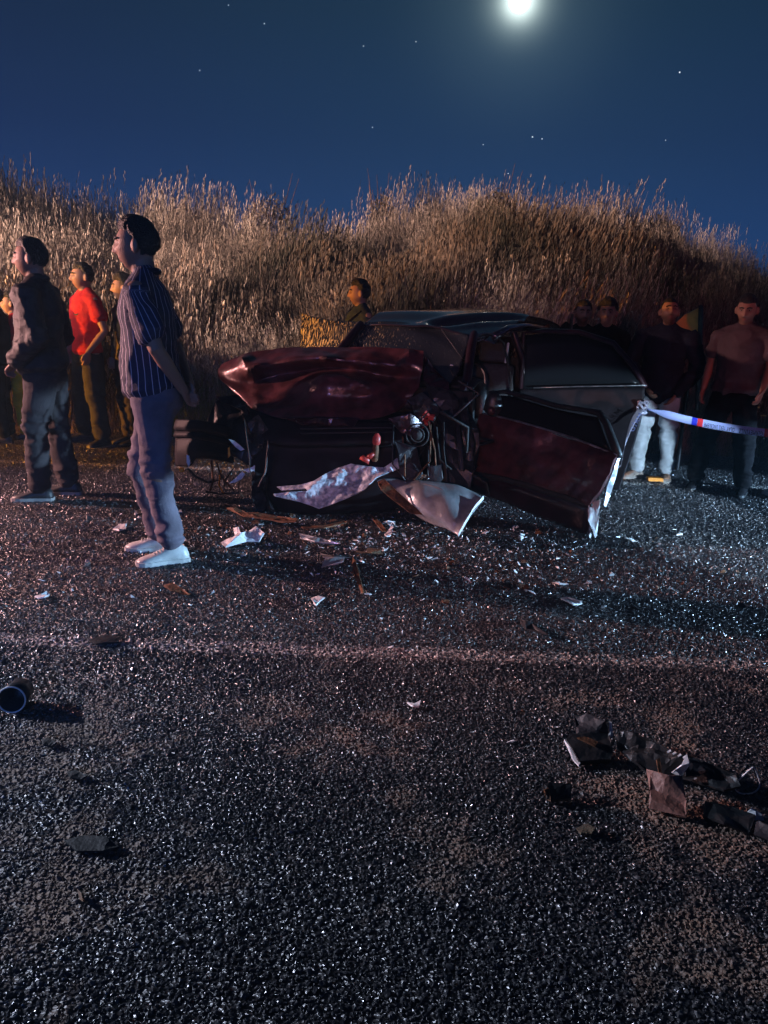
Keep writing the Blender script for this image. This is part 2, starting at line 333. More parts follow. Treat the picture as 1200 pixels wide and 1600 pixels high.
def sample_fan(y0, y1, dens):
    pts = []; n = int(dens*(y1-y0)*(.62*(y0+y1)+.7)*1.3); y = RNG.uniform(y0, y1, n*3); x = RNG.uniform(-4, 4, n*3)*(y1/4.5)
    k = np.abs(x) < (.60*y+.35); y, x = y[k], x[k]; 
    tot = int(dens*((y1-y0)*(1.2*(y0+y1)/2+.7))); return x[:tot], y[:tot]
xs, ys, ss = [], [], []
for y0, y1, de, sz in ((.95, 2.6, 15000, .0043), (2.6, 4.2, 9500, .0052), (4.2, 8.3, 3600, .0062)):
    x, y = sample_fan(y0, y1, de); xs.append(x); ys.append(y); ss.append(RNG.lognormal(math.log(sz), .3, len(x)))
x, y, s = map(np.concatenate, (xs, ys, ss)); patch = vn(np.stack([x*2.2, y*2.2, x*0], -1))+.5*vn(np.stack([x*6, y*6, x*0+3], -1))
keep = (RNG.random(len(x)) < np.clip(.85+patch*.45, .3, 1)); x, y, s = x[keep], y[keep], s[keep]
rt = RNG.uniform(-.7, .7, (len(x), 3)); rt[:, 2] = RNG.uniform(0, 6.28, len(x))
hz = bpy.data.materials.new('veil_volume'); hz.use_nodes = True; hn = hz.node_tree.nodes; hn.clear(); ho = hn.new('ShaderNodeOutputMaterial'); hp_ = hn.new('ShaderNodeVolumePrincipled')
hp_.inputs['Color'].default_value = (.45, .75, 1, 1); hp_.inputs['Density'].default_value = .003; hp_.inputs['Anisotropy'].default_value = .45; hz.node_tree.links.new(hp_.outputs[0], ho.inputs['Volume'])
V, Fc = box((0, 5, 3.0), (44, 34, 8.2)); tag(link('veil_box', mesh('veil_box', V, Fc, False), hz), kind='stuff')  # thin blue scattering volume added to veil the dark tones
scatter('road_chippings', np.stack([x, y, s*.15], -1), rt, np.repeat(s[:, None], 3, 1), [(chip_mesh(i), M['chip']) for i in range(6)],
        label='small dark stone chippings bedded in the asphalt surface', cat='chippings')
# ------------------------------------------------------------------ grass
def blade(base, h, w, lean, az, seg=4, droop=.5):
    V = []; Fc = []; d = np.array((math.cos(az), math.sin(az), 0)); sd = np.array((-math.sin(az), math.cos(az), 0))
    for i in range(seg+1):
        t = i/seg; c_ = np.asarray(base)+d*(lean*t+droop*h*.35*t**3)+np.array((0, 0, h*(t-.22*droop*t**3))); ww = w*(1-t*.85)
        V += [c_-sd*ww/2, c_+sd*ww/2]
        if i: Fc.append((2*i-2, 2*i-1, 2*i+1, 2*i))
    return V, Fc, V[-1]
def clump(seed, nb, h, w, spread, plume=.4, droop=.6):
    r = random.Random(seed); ms = []; az0 = r.uniform(0, 6.28)
    for k in range(nb):
        az = az0+r.gauss(0, .55); b = (r.gauss(0, spread), r.gauss(0, spread), -.05); hh = h*r.uniform(.55, 1.1)
        V, Fc, tip = blade(b, hh, w*r.uniform(.6, 1.3), r.uniform(.02, .25)*hh, az, 4, r.uniform(.2, 1)*droop); ms.append((V, Fc))
        if r.random() < plume:
            for q in range(5):
                a2 = r.uniform(0, 6.28); c_ = np.asarray(tip)+np.array((math.cos(a2)*.005, math.sin(a2)*.005, -.035*q)); ms.append(([c_, c_+(math.cos(a2)*.010, math.sin(a2)*.010, .035), c_+(.003, .003, .055)], [(0, 1, 2)]))
    V, Fc = merge(ms); return mesh('clump', V, Fc, False)
tall = [(clump(10+i, 34, 1.0, .0065, .075, .6, .7), M['grass']) for i in range(5)]+[(clump(20+i, 30, .95, .0075, .10, .6, 1.9), M['grass']) for i in range(2)]
low = [(clump(40+i, 24, .38, .006, .10, .1, 1.2), M['grass']) for i in range(4)]
grn = [(clump(60+i, 30, .34, .006, .10, .1, .8), M['green']) for i in range(3)]
wd = [(clump(80+i, 60, .75, .012, .16, .8, .3), M['weed']) for i in range(3)]
n = 15000; gx = RNG.uniform(-9.5, 10.5, n); gy = 8.6+(RNG.random(n)**.9)*5.6
den = vn(np.stack([gx*1.1, gy*1.1, gx*0+9], -1)); k = RNG.random(n) < np.clip(.75+den*.6, .25, 1); gx, gy = gx[k], gy[k]
gz = terr(gx, gy); n = len(gx); big = vn(np.stack([gx*.8, gy*.8, gx*0+2], -1))
rot = np.stack([RNG.normal(.20, .10, n), RNG.normal(.04, .10, n)+big*.30, RNG.uniform(-3.1, 3.1, n)], -1)
# lean is applied in world axes: downhill towards the road
from mathutils import Euler
def leanrot(rx, ry, rz):
    out = []
    for a, b, c_ in zip(rx, ry, rz): out.append(tuple((Euler((a, b, 0)).to_matrix() @ Euler((0, 0, c_)).to_matrix()).to_euler()))
    return np.array(out)
rot = leanrot(rot[:, 0], rot[:, 1], rot[:, 2]); sc = RNG.uniform(.5, 1.15, n)*(1+.55*big); pk = RNG.integers(0, 7, n)
dark = vn(np.stack([gx*.55, gy*.55, gx*0+21], -1))-.05+np.clip((gx-4.2)*.25, 0, .5); isw = dark > .36; pk[isw] = RNG.integers(7, 10, isw.sum())
scatter('grass', np.stack([gx, gy, gz], -1), rot, np.stack([sc, sc, sc*RNG.uniform(.8, 1.2, n)], -1), tall+wd, pk, label='tall dry straw coloured grass covering the roadside embankment', cat='grass')
n = 3600; gx = RNG.uniform(-8, 9.5, n); gy = 8.33+RNG.random(n)**1.6*.9; isg = ((gx > -2.9) & (gx < -.6)) | (gx > 3.4); pk = np.where(isg & (RNG.random(n) < .7), RNG.integers(4, 7, n), RNG.integers(0, 4, n)); sc = RNG.uniform(.5, 1.25, n)*np.clip(.5+(gy-8.3), .5, 1)
scatter('verge_grass', np.stack([gx, gy, np.maximum(terr(gx, gy), -.01)], -1), leanrot(RNG.normal(.25, .3, n), RNG.normal(0, .3, n), RNG.uniform(0, 6.3, n)), np.stack([sc]*3, -1), low+grn, pk, label='low straw and green grass along the edge of the road', cat='grass')
# bushes on the skyline
def bush(px, py, Y, r, label, mt):
    b = P(px, py, Y); z0 = float(terr(np.array([b.x]), np.array([Y]))[0]); root = empty('bush', (b.x, Y, z0), label=label, cat='bush')
    rr = random.Random(px); ms = []; ls = []
    for i in range(9):
        a = rr.uniform(0, 6.28); q = np.array((math.cos(a)*r*.6, math.sin(a)*r*.5, rr.uniform(.7, 1.3)*max(b.z-z0, .4))); ms.append(tube([(0, 0, -.1), q*.5+(0, 0, .05), q], [.012, .008, .003], 5))
    link('stem', mesh('stem', *merge(ms)), M['rust'], root)
    for i in range(2600):
        a = rr.uniform(0, 6.28); u = rr.random()**.5; hgt = rr.random(); H = max(b.z-z0, .5)
        c_ = np.array((math.cos(a)*r*u*(1-hgt*.55), math.sin(a)*r*u*.8*(1-hgt*.55), hgt*H*(1-.25*u)+.03)); d = norm((rr.gauss(0, 1), rr.gauss(0, 1), rr.gauss(.4, 1))); e_ = norm(np.cross(d, (rr.gauss(0, 1), rr.gauss(0, 1), rr.gauss(0, 1))))
        s = rr.uniform(.02, .05); ls.append(([c_, c_+d*s+e_*s*.3, c_+d*s*1.8, c_+d*s-e_*s*.3], [(0, 1, 2, 3)]))
    o = link('foliage', mesh('foliage', *merge(ls), False), mt, root); o['kind'] = 'stuff'
bush(598, 298, 13.6, .45, 'small dark bush rising above the middle of the grassy bank', M['weed'])
bush(1030, 335, 13.2, .75, 'dark rounded bush on the unlit right end of the bank skyline', M['weed'])
bush(780, 292, 13.0, .6, 'greyish bush at the highest point of the bank right of centre', M['weed'])
bush(420, 300, 13.2, .8, 'tangled brown bush on the bank skyline left of centre', M['weed'])
# moon and stars
D = 900.0
mm_ = mat('moon_surface', (1, 1, 1), .9, emit=((1, .98, .9), 9)); V, Fc = ball((0, 0, 0), D*.0115, 32, 20)
tag(link('moon', mesh('moon', V, Fc), mm_, loc=Vector((0, 0, CAM_H))+MOON*D), 'bright white moon glowing at the top edge of the night sky', 'moon')
sm = mat('star_light', (1, 1, 1), .9, emit=((.8, .9, 1), 1.1)); V, Fc = ball((0, 0, 0), D*.00055, 8, 6); star = mesh('star', V, Fc)
for i, (sx, sy, lab) in enumerate(((650, 65, 'star left of the moon, high in the sky'), (832, 214, 'brightest star low below the moon'), (847, 217, 'faint star just right of the brightest low star'), (755, 226, 'faint star left of the pair below the moon'), (794, 271, 'star just above the grass skyline'), (1062, 113, 'bright star high in the right of the sky'), (1040, 219, 'star low in the right of the sky'), (582, 199, 'lone star in the middle of the sky'), (413, 37, 'star near the top left of centre'), (357, 8, 'star at the very top left of centre'), (568, 72, 'star high in the centre of the sky'), (312, 110, 'faint star in the left half of the sky'))):
    o = tag(link('star', star, sm, loc=Vector((0, 0, CAM_H))+ray(sx, sy).normalized()*D), lab, 'star', 'stars in the night sky'); k = 1.4 if i in (1, 5) else .8+.3*((i*7) % 3)/3; o.scale = (k,)*3
# ------------------------------------------------------------------ people
HEADC = np.array((0, .012, 1.625)); HZ = 1.04
def head_shape(th, ph, grow=0.0):
    """unit direction grid -> head-local coordinates (x right, y front, z up)"""
    d = np.stack([np.sin(ph)*np.sin(th), np.sin(ph)*np.cos(th), np.cos(ph)], -1)
    sgn = lambda a, e_: np.sign(a)*np.abs(a)**e_
    p = np.stack([sgn(d[:, 0], .92)*.076, sgn(d[:, 1], .95)*np.where(d[:, 1] > 0, .094, .100), d[:, 2]*.120], -1)
    x, y, z = p[:, 0].copy(), p[:, 1].copy(), p[:, 2].copy()
    t = np.clip((-.005-z)/.115, 0, 1); x *= 1-.36*t**1.3; y = np.where(y < 0, y*(1-.50*t), y*(1-.02*t))
    y = np.where((y > 0), y*(1-.10*np.clip((z-.05)/.07, 0, 1)), y)
    fr = np.clip(d[:, 1], 0, 1)
    g = lambda a, m, s: np.exp(-((a-m)/s)**2)
    nose = g(x, 0, .013)*np.where(z > -.030, np.clip(1-(z+.030)/.068, 0, 1)**.9*.031, np.clip(1+(z+.030)/.014, 0, 1)*.031)*(z < .04)
    nose += g(np.abs(x), .012, .008)*g(z, -.030, .010)*.009
    y += fr*(nose-.013*g(np.abs(x), .032, .017)*g(z, .012, .013)+.006*g(z, .034, .010)*g(x, 0, .05)+.006*g(np.abs(x), .042, .02)*g(z, -.015, .016)
             +.009*g(x, 0, .020)*g(z, -.056, .0075)+.008*g(x, 0, .018)*g(z, -.072, .008)-.004*g(x, 0, .026)*g(z, -.064, .003)-.004*g(z, -.083, .008)*g(x, 0, .02)+.010*g(x, 0, .020)*g(z, -.102, .014))
    p = np.stack([x, y, z], -1)
    if grow is not 0.0: p = p+norm_rows(p)*grow[:, None]
    return p
def norm_rows(p): return p/(np.linalg.norm(p, axis=1, keepdims=True)+1e-9)
def head_grid(nu, nv, growf=None):
    ths, phs = [], []
    for i in range(nv+1):
        for k in range(nu): ths.append(2*math.pi*k/nu); phs.append(math.pi*(.5/nv+i/nv*(1-1/nv)))
    th, ph = np.array(ths), np.array(phs); p = head_shape(th, ph)
    if growf is not None: p = p+norm_rows(p*np.array((1, 1, .9)))*growf(p)[:, None]
    Fc = [(i*nu+k, (i+1)*nu+k, (i+1)*nu+(k+1) % nu, i*nu+(k+1) % nu) for i in range(nv) for k in range(nu)]
    Fc.append(tuple(range(nu))); Fc.append(tuple(nv*nu+k for k in range(nu))[::-1]); return p, Fc
def hand(wr, d, pn, side, curl=.5, flat=False):
    """wr wrist, d direction of the palm, pn palm normal (towards which fingers curl)"""
    wr, d = np.asarray(wr, float), norm(d); pn = norm(np.asarray(pn, float)-np.dot(pn, d)*d); s = np.cross(d, pn)*side; out = []
    out.append(tube([wr-d*.01, wr+d*.03, wr+d*.085], [(.024, .018), (.036, .016), (.040, .013)], 12, ref=s))
    for k, (off, ln) in enumerate(((.030, .072), (.010, .080), (-.010, .074), (-.029, .058))):
        b = wr+d*.080+s*off; a = 0; pts = [b]; cur = b
        for q, fl in enumerate((.45, .3, .25)):
            a += curl*(.75, 1.0, .8)[q]; dd = d*math.cos(a)+pn*math.sin(a); cur = cur+dd*ln*fl; pts.append(cur)
        out.append(tube(pts, [.0095, .009, .0085, .0075], 8, ref=s))
    b = wr+d*.025+s*.028; out.append(tube([b, b+d*.03+s*.022+pn*.008, b+d*.058+s*.022+pn*.020, b+d*.078+s*.010+pn*.028], [.013, .012, .0105, .008], 8, ref=pn))
    return out
def cloth(ms, voxel, mt, parent, name, amp=.008, fr=(7, 7, 13), seed=0, smooth=5, folds=()):
    m = remesh(ms, voxel, smooth); v = getV(m); n = getN(m)
    k = vn(v*np.array(fr)+seed); k2 = vn(v*np.array(fr)*2.6+seed+3)
    a = np.full(len(v), amp)
    for c_, r, b in folds: a = a+b*np.exp(-(np.linalg.norm((v-np.asarray(c_))*np.array((1, 1, 1.2)), axis=1)/r)**2)
    d = (1-2*np.abs(k))*a+(1-2*np.abs(k2))*a*.45-a*.1; setV(m, v+n*d[:, None]); m.polygons.foreach_set('use_smooth', [True]*len(m.polygons)); o = link(name, m, mt, parent); return o
def person(label, xy, H, heading, shirt, trouser, pose=None, long_sleeve=False, sleeve_end=.62, name='shirt', vox=.010, hv=.006, skin=(.31, .17, .115), stubble=.3,
           shoe=None, sole=None, girth=1.0, hem=.90, jacket=False, collar=None, hair_len=.012, cap=None, hands=('free', 'free'), trouser_w=1.0, hair_mat=None, sandals=False, shoes=True, sleeve_w=1.0, hood=False, seed=0, group=None, bag=None):
    s = H/1.75; p = dict(elR=(.25, -.02, 1.15), wrR=(.25, .06, .92), elL=(-.25, -.02, 1.15), wrL=(-.25, .06, .92), knR=(.10, .02, .50), anR=(.11, -.02, .085), knL=(-.10, .02, .50), anL=(-.11, -.02, .085),
             lean=0.0, yaw=0.0, pitch=0.0, footR=0.0, footL=0.0, curl=.45, belly=0.0, palmR=None, palmL=None, hdR=None, hdL=None, hipy=0.0, sh=.185, hx=0.0)
    p.update(pose or {}); s = H/1.785; root = empty('person', (xy[0], xy[1], 0), rad(heading-90), label=label, cat='person', group=group)
    A = lambda v: np.asarray(v, float)
    ly = lambda z: p['lean']*(max(z-.9, 0)/.7)+p['hipy']
    def T(x, y, z): return A((x, y+ly(z), z))
    S = {}; 
    for sd, sg in (('R', 1), ('L', -1)):
        S[sd] = T(sg*p['sh'], 0, 1.405)
        for k in ('el', 'wr'): p[k+sd] = A(p[k+sd])+A((0, ly(p[k+sd][2]), 0))
        p['kn'+sd] = A(p['kn'+sd]); p['an'+sd] = A(p['an'+sd])
    g = girth
    def torso(inf, z0=.88, top=1.46, ex=0.0):
        zs = [.86, .93, 1.02, 1.12, 1.22, 1.31, 1.38, 1.43, 1.465]; rx = [.165, .170, .155, .150, .160, .170, .168, .130, .070]; ry = [.115, .120, .112, .110, .115, .118, .105, .085, .062]
        pth, rr = [], []
        for z, a, b in zip(zs, rx, ry):
            if z < z0-.02 or z > top+.01: continue
            be = p['belly']*math.exp(-((z-1.05)/.14)**2); pth.append(T(0, be*.6, z)); rr.append((a*g+inf+ex*(z < 1.0), b*g+inf+be*.6+ex*(z < 1.0)))
        if z0 < .85: pth = [T(0, 0, z0)]+pth; rr = [(.175*g+inf, .13*g+inf)]+rr
        return tube(pth, rr, 24)
    # body: one continuous mesh
    hy, hp = rad(p['yaw']), rad(p['pitch']); R = np.array(Matrix.Rotation(hy, 3, 'Z') @ Matrix.Rotation(-hp, 3, 'X'))
    hc = T(0, .012+abs(math.sin(hp))*.02, 1.632)
    tohead = lambda v: (v @ R.T)*HZ+hc
    hv_, hf = head_grid(72, 56); ms = [(tohead(hv_), hf)]
    for sg in (-1, 1):
        e1 = ball((0, 0, 0), (.012, .020, .034), 12, 8)[0]; e1 = e1 @ np.array(Matrix.Rotation(sg*.5, 3, 'Z')).T+(sg*.084, -.012, -.004); ms.append((tohead(e1), ball((0, 0, 0), 1, 12, 8)[1]))
    ms.append(tube([T(0, -.015, 1.40), T(0, -.012, 1.48), T(0, -.004, 1.55), hc+A((0, -.02, -.03))], [(.062, .055), (.056, .058), (.056, .060), (.055, .06)], 18))
    ms.append(torso(-.012))
    for sd, sg in (('R', 1), ('L', -1)):
        sh, el, wr = S[sd], p['el'+sd], p['wr'+sd]
        ms.append(tube([sh, sh*.55+el*.45, el, el*.7+wr*.3, wr], [.052, .048, .038, .038, .025], 14))
        ms.append(ball(sh, (.062, .058, .055)))
        i = 0 if sd == 'R' else 1
        if hands[i] != 'none':
            fd = p['hd'+sd] if p['hd'+sd] is not None else norm(wr-el); pn = p['palm'+sd] if p['palm'+sd] is not None else (-sg, .15, 0)
            ms += hand(wr, fd, pn, sg, p['curl'])
        hp_ = T(sg*.092, 0, .90); kn, an = p['kn'+sd], p['an'+sd]
        ms.append(tube([hp_, hp_*.5+kn*.5, kn, kn*.6+an*.4, an], [.082, .072, .052, .05, .036], 14))
        fa = p['foot'+sd]; fd = A((-math.sin(fa), math.cos(fa), 0)); ms.append(tube([an+A((0, 0, -.03))-fd*.03, an+fd*.06-A((0, 0, .035)), an+fd*.15-A((0, 0, .050))], [(.034, .035), (.036, .028), (.038, .020)], 10)) if sandals else ms.append(tube([an+A((0, 0, -.025))-fd*.02, an+fd*.03-A((0, 0, .045))], [(.028, .025), (.025, .018)], 10))
    ms = [((v*s), f) for v, f in ms]; m = remesh(ms, hv*s, 2, .5); m.polygons.foreach_set('use_smooth', [True]*len(m.polygons)); v = getV(m)
    hl = ((v/s-hc)/HZ) @ R
    tint = np.tile(A(skin), (len(v), 1)); st = stubble*np.clip((-.030-hl[:, 2])/.03, 0, 1)*np.clip((hl[:, 2]+.15)/.03, 0, 1)*np.clip((hl[:, 1]+.03)/.03, 0, 1)
    st = st+stubble*1.0*np.exp(-((hl[:, 2]+.046)/.006)**2)*np.exp(-(hl[:, 0]/.022)**2)*(hl[:, 1] > .05); tint *= (1-.75*np.clip(st, 0, .9))[:, None]
    sb = np.clip((hl[:, 2]+.035)/.02, 0, 1)*np.clip((.028-hl[:, 1])/.03, 0, 1)*(np.abs(hl[:, 0]) < .078)*np.clip(.6+vn(hl*60)*.5, 0, 1); tint *= (1-.85*sb)[:, None]
    eyd = np.exp(-(((np.abs(hl[:, 0])-.031)/.020)**2+((hl[:, 2]-.012)/.013)**2))*(hl[:, 1] > .03); tint *= (1-.55*eyd)[:, None]
    lip = np.exp(-((hl[:, 2]+.064)/.011)**2)*np.exp(-(hl[:, 0]/.022)**2)*(hl[:, 1] > .06); tint = tint*(1-lip[:, None]*.6)+A((.30, .09, .08))*lip[:, None]*.6
    ca = m.color_attributes.new('tint', 'FLOAT_COLOR', 'POINT'); ca.data.foreach_set('color', np.hstack([tint, np.ones((len(v), 1))]).ravel()); link('body', m, M['skin'], root)
    # eyes, brows, hair
    for sg in (-1, 1):
        V, Fc = merge([ball((sg*.031, .0665, .011), .0120, 12, 8)]); o = link('eye', mesh('eye', tohead(V)*s, Fc), M['eye'], root)
        V, Fc = ball((sg*.031, .0760, .011), (.0060, .0035, .0060), 10, 6); link('iris', mesh('iris', tohead(V)*s, Fc), M['iris'], o)
        V, Fc = tube([(sg*.013, .098, .030), (sg*.030, .094, .036), (sg*.049, .078, .030)], [(.0055, .004)]*3, 6, ref=(0, 0, 1)); link('eyebrow', mesh('eyebrow', tohead(V)*s, Fc), M['hair'], root)
    def hg(q):
        x, y, z = q[:, 0], q[:, 1], q[:, 2]; line_ = np.where(y > .02, .062+.15*np.clip(.03-np.abs(x), -1, .03)*0, -.005+(.062)*np.clip((y+.015)/.04, 0, 1)); line_ = np.where(y < -.03, -.060, line_)
        k = np.clip((z-line_+vn(q*55+seed)*.007)/.024, 0, 1); nz = vn(q*np.array((160, 60, 60))+seed)*.0035+vn(q*38+seed)*.004
        hl_ = hair_len*np.clip(.3+(z+.02)/.07, .3, 1)
        return k*(hl_*(1+.5*np.clip(z/.1, 0, 1))+nz+.2*hair_len*np.clip(y/.08, 0, 1)*np.clip((z-.07)/.02, 0, 1))-(1-k)*.010
    V, Fc = head_grid(80, 60, hg); link('hair', mesh('hair', tohead(V)*s, Fc), hair_mat or M['hair'], root)
    if cap:
        V, Fc = head_grid(40, 30, lambda q: np.where(q[:, 2] > .045, .014, -.02)); V2, F2 = tube([(0, .07, .055), (0, .12, .050), (0, .155, .040)], [(.065, .006), (.060, .005), (.035, .004)], 14); V, Fc = merge([(V, Fc), (V2, F2)])
        link('cap', mesh('cap', tohead(V)*s, Fc), cap, root)
    # upper garment
    inf = .020 if jacket else .010; ms = [torso(inf, hem, 1.47, .008)]
    ms.append(tube([S['L']+A((.02, 0, 0)), T(-.10, -.005, 1.425), T(0, -.01, 1.44), T(.10, -.005, 1.425), S['R']+A((-.02, 0, 0))], [(.058, .066), (.062, .075), (.060, .078), (.062, .075), (.058, .066)], 16, ref=(0, 0, 1)))
    for sg in (-1, 1): ms.append(tube([T(sg*.02, -.018, 1.505), T(sg*.08, -.012, 1.465), T(sg*(p['sh']-.03), -.005, 1.43)], [(.045, .050), (.045, .055), (.045, .055)], 12, ref=(0, 0, 1)))
    for sd, sg in (('R', 1), ('L', -1)):
        sh, el, wr = S[sd], p['el'+sd], p['wr'+sd]; k = (.016 if jacket else .012)
        if long_sleeve: w = sleeve_w; ms.append(tube([sh, sh*.5+el*.5, el, el*.5+wr*.5, wr-(wr-el)*.03], [(.062*w+k)]+[(.054*w+k), (.048*w+k), (.044*w+k), (.034*w+k)], 16))
        elif sleeve_end > .1: e_ = sh*(1-sleeve_end)+el*sleeve_end; ms.append(tube([sh, sh*.6+e_*.4, e_], [.062, .064, .066*sleeve_w+.002], 16))
        ms.append(ball(sh+A((-sg*.015, 0, .002)), (.068, .066, .056)))
    if hood: ms.append(tube([T(-.09, -.06, 1.44), T(0, -.12, 1.50), T(.09, -.06, 1.44)], [(.04, .05), (.05, .06), (.04, .05)], 12))
    ms = [(v*s, f) for v, f in ms]; fo = [(p['el'+sd]*s, .10*s, .008) for sd in 'RL']+[(T(0, .08, 1.0)*s, .16*s, .005)]
    sh_o = cloth(ms, vox*s, shirt, root, name, .007 if not jacket else .010, (8, 8, 12), seed, 4, fo)
    if shirt.name.startswith('striped'):
        m = sh_o.data; v = getV(m)/s; rr = np.zeros(len(v)); best = np.full(len(v), 9.)
        for sd, sg in (('R', 1), ('L', -1)):
            a, b = S[sd]+A((sg*.045, 0, -.03)), p['el'+sd]; ab = b-a; t = np.clip(((v-a)@ab)/(ab@ab), 0, 1); dv = v-(a+t[:, None]*ab); dist = np.linalg.norm(dv, axis=1); kk = (dist < .092) & (v[:, 2] < 1.41)
            ax = norm(ab); e1 = norm(np.cross(ax, (0, 1, 0))); e2 = np.cross(ax, e1); u = np.arctan2(dv@e1, dv@e2)*.075; rr = np.where(kk & (np.abs(v[:, 0]) > .185), u, rr); best = np.where(kk & (np.abs(v[:, 0]) > .185), 0, best)
        cy = np.array([ly(z) for z in v[:, 2]]); tu = np.arctan2(v[:, 0], -(v[:, 1]-cy)*1.3)*.155; rr = np.where(best > 1, tu, rr)
        at = m.attributes.new('u', 'FLOAT', 'POINT'); at.data.foreach_set('value', rr)
    if collar is not None:
        pts = [T(.070*math.sin(a), -.010+.070*math.cos(a), 1.512-.055*max(math.cos(a), 0)) for a in np.linspace(.35, 6.283-.35, 18)]
        V, Fc = tube(pts, [(.006, .020)]*18, 8, ref=(1, 0, 0)); V, Fc = tube(pts, [.017]*18, 8); link('collar', mesh('collar', V*s, Fc), collar, root)
    # trousers
    ms = [tube([T(0, 0, .83), T(0, 0, .90), T(0, 0, .98)], [(.160*g, .118*g), (.165*g, .122*g), (.150*g, .112*g)], 22)]
    for sd, sg in (('R', 1), ('L', -1)):
        hp_ = T(sg*.088, 0, .88); kn, an = p['kn'+sd], p['an'+sd]; w = trouser_w; bot = an+(kn-an)*.04+A((0, 0, -.005))
        ms.append(tube([hp_, hp_*.5+kn*.5, kn, kn*.5+an*.5, bot], [(.094*g, .105*g), .088*w, .072*w, .067*w, .060*w], 16))
    ms = [(v*s, f) for v, f in ms]; fo = [(p['kn'+sd]*s, .13*s, .016) for sd in 'RL']+[((p['an'+sd]+A((0, 0, .09)))*s, .11*s, .015) for sd in 'RL']
    cloth(ms, vox*s, trouser, root, 'trousers', .006, (6, 6, 13), seed+11, 3, fo)
    # footwear
    if shoes:
        for sd in 'RL':
            an = p['an'+sd]; fa = p['foot'+sd]; c0, s0 = math.cos(fa), math.sin(fa); zb = an[2]-.085
            st = ((-.085, .018, .045), (-.075, .034, .075), (-.045, .040, .100), (.0, .040, .105), (.035, .040, .088), (.075, .046, .068), (.115, .050, .054), (.150, .046, .046), (.178, .034, .036), (.190, .016, .026))
            def place(x, y, z): return A((an[0]+x*c0-y*s0, an[1]+x*s0+y*c0, zb+z))
            V, Fc = [], []; n = 16
            for (y, w, h) in st:
                for k in range(n):
                    th = 2*math.pi*k/n; cx, sz = math.cos(th), math.sin(th); V.append(place(w*np.sign(cx)*abs(cx)**.7, y, .018+max(0, (h-.018)*(sz if sz > 0 else 0)) if sz > 0 else .018))
            m_ = len(st); Fc = [(i*n+k, i*n+(k+1) % n, (i+1)*n+(k+1) % n, (i+1)*n+k) for i in range(m_-1) for k in range(n)]+[tuple(range(n))[::-1], tuple((m_-1)*n+k for k in range(n))]
            so = link('sandal' if sandals else 'shoe', mesh('shoe', np.array(V)*s, Fc), shoe or M['plastic'], root)
            V, Fc = [], []; ol = [(w+.005, y+(.006 if y > .1 else -.004 if y < -.05 else 0)) for (y, w, h) in st]; ring = [(w, y) for w, y in ol]+[(-w, y) for w, y in ol[::-1]]; k = len(ring)
            for z in (0, .024): V += [place(x, y, z) for x, y in ring]
            Fc = [tuple(range(k))[::-1], tuple(k+i for i in range(k))]+[(i, (i+1) % k, k+(i+1) % k, k+i) for i in range(k)]; link('sole', mesh('sole', np.array(V)*s, Fc, False), sole or M['plastic'], so)
            if not sandals and vox < .0095:
                ls = []
                for q in range(5): y = .03+q*.017; hz = np.interp(y, [a[0] for a in st], [a[2] for a in st])+.003; ls.append(tube([place(-.020, y, hz-.006), place(0, y+.004, hz+.002), place(.020, y, hz-.006)], [.0028]*3, 5))
                V, Fc = merge(ls); link('laces', mesh('laces', V*s, Fc), sole or M['white'], so)
    return root, s, T, sh_o
def cl(name, c_, rough=.85, **k): return mat(name, c_, rough, 0, .35, 6, .35, 160, spec=.25, **k)
C = dict(navy=cl('navy_cloth', (.012, .016, .035)), jacket=cl('dark_jacket', (.035, .030, .032), .55), red=cl('red_cloth', (.55, .02, .03)), olive=cl('olive_denim', (.038, .038, .028)), brown=cl('grey_trousers', (.05, .042, .045)),
         denim=cl('blue_denim', (.20, .22, .34)), ldenim=cl('light_denim', (.50, .56, .62)), black=mat('black_cloth', (.006, .006, .008), .95, 0, .3, 6, .3, 160, spec=.08), yellow=cl('yellow_cloth', (.75, .55, .03)), camo=cl('patterned_cloth', (.16, .13, .08), col2=(.04, .035, .03)),
         polo=cl('pale_polo', (.075, .05, .058)), white_shoe=mat('white_leather', (.60, .62, .60), .4, 0, .2, 12, .1, 60), dshoe=mat('dark_shoe', (.03, .03, .035), .5, 0, .3, 15), greysole=mat('grey_sole', (.30, .29, .28), .7), teal=cl('dark_teal', (.02, .035, .045)),
         denimR=cl('faded_denim', (.17, .15, .19)))
def stand(fx, fy, ty, dz=0): f = G(fx, fy); return (f.x, f.y), P(fx, ty, f.y).z
(xy, H) = stand(246, 868, 335)
person('tall man in dark striped shirt and jeans, hands behind his back, front left', xy, H, 186, M['stripe'], C['denimR'],
       dict(elL=(-.265, -.075, 1.14), wrL=(-.07, -.155, .92), elR=(.265, -.075, 1.14), wrR=(.07, -.165, .94), hdL=(.8, -.1, -.5), hdR=(-.8, -.1, -.5), palmL=(0, -1, 0), palmR=(0, -1, 0), lean=.055, hipy=-.03, yaw=-3, pitch=1, belly=.03,
            knL=(-.10, -.03, .49), anL=(-.115, -.105, .085), knR=(.09, .09, .50), anR=(.10, .0, .085), footL=.35, footR=.0, sh=.20), vox=.0085, hv=.0052, girth=1.06, hem=.90, collar=C['navy'], stubble=.25,
       shoe=C['white_shoe'], sole=C['white_shoe'], sleeve_w=1.15, sleeve_end=.72, trouser_w=.93, hair_len=.015, seed=1)
(xy, H) = stand(86, 777, 368)
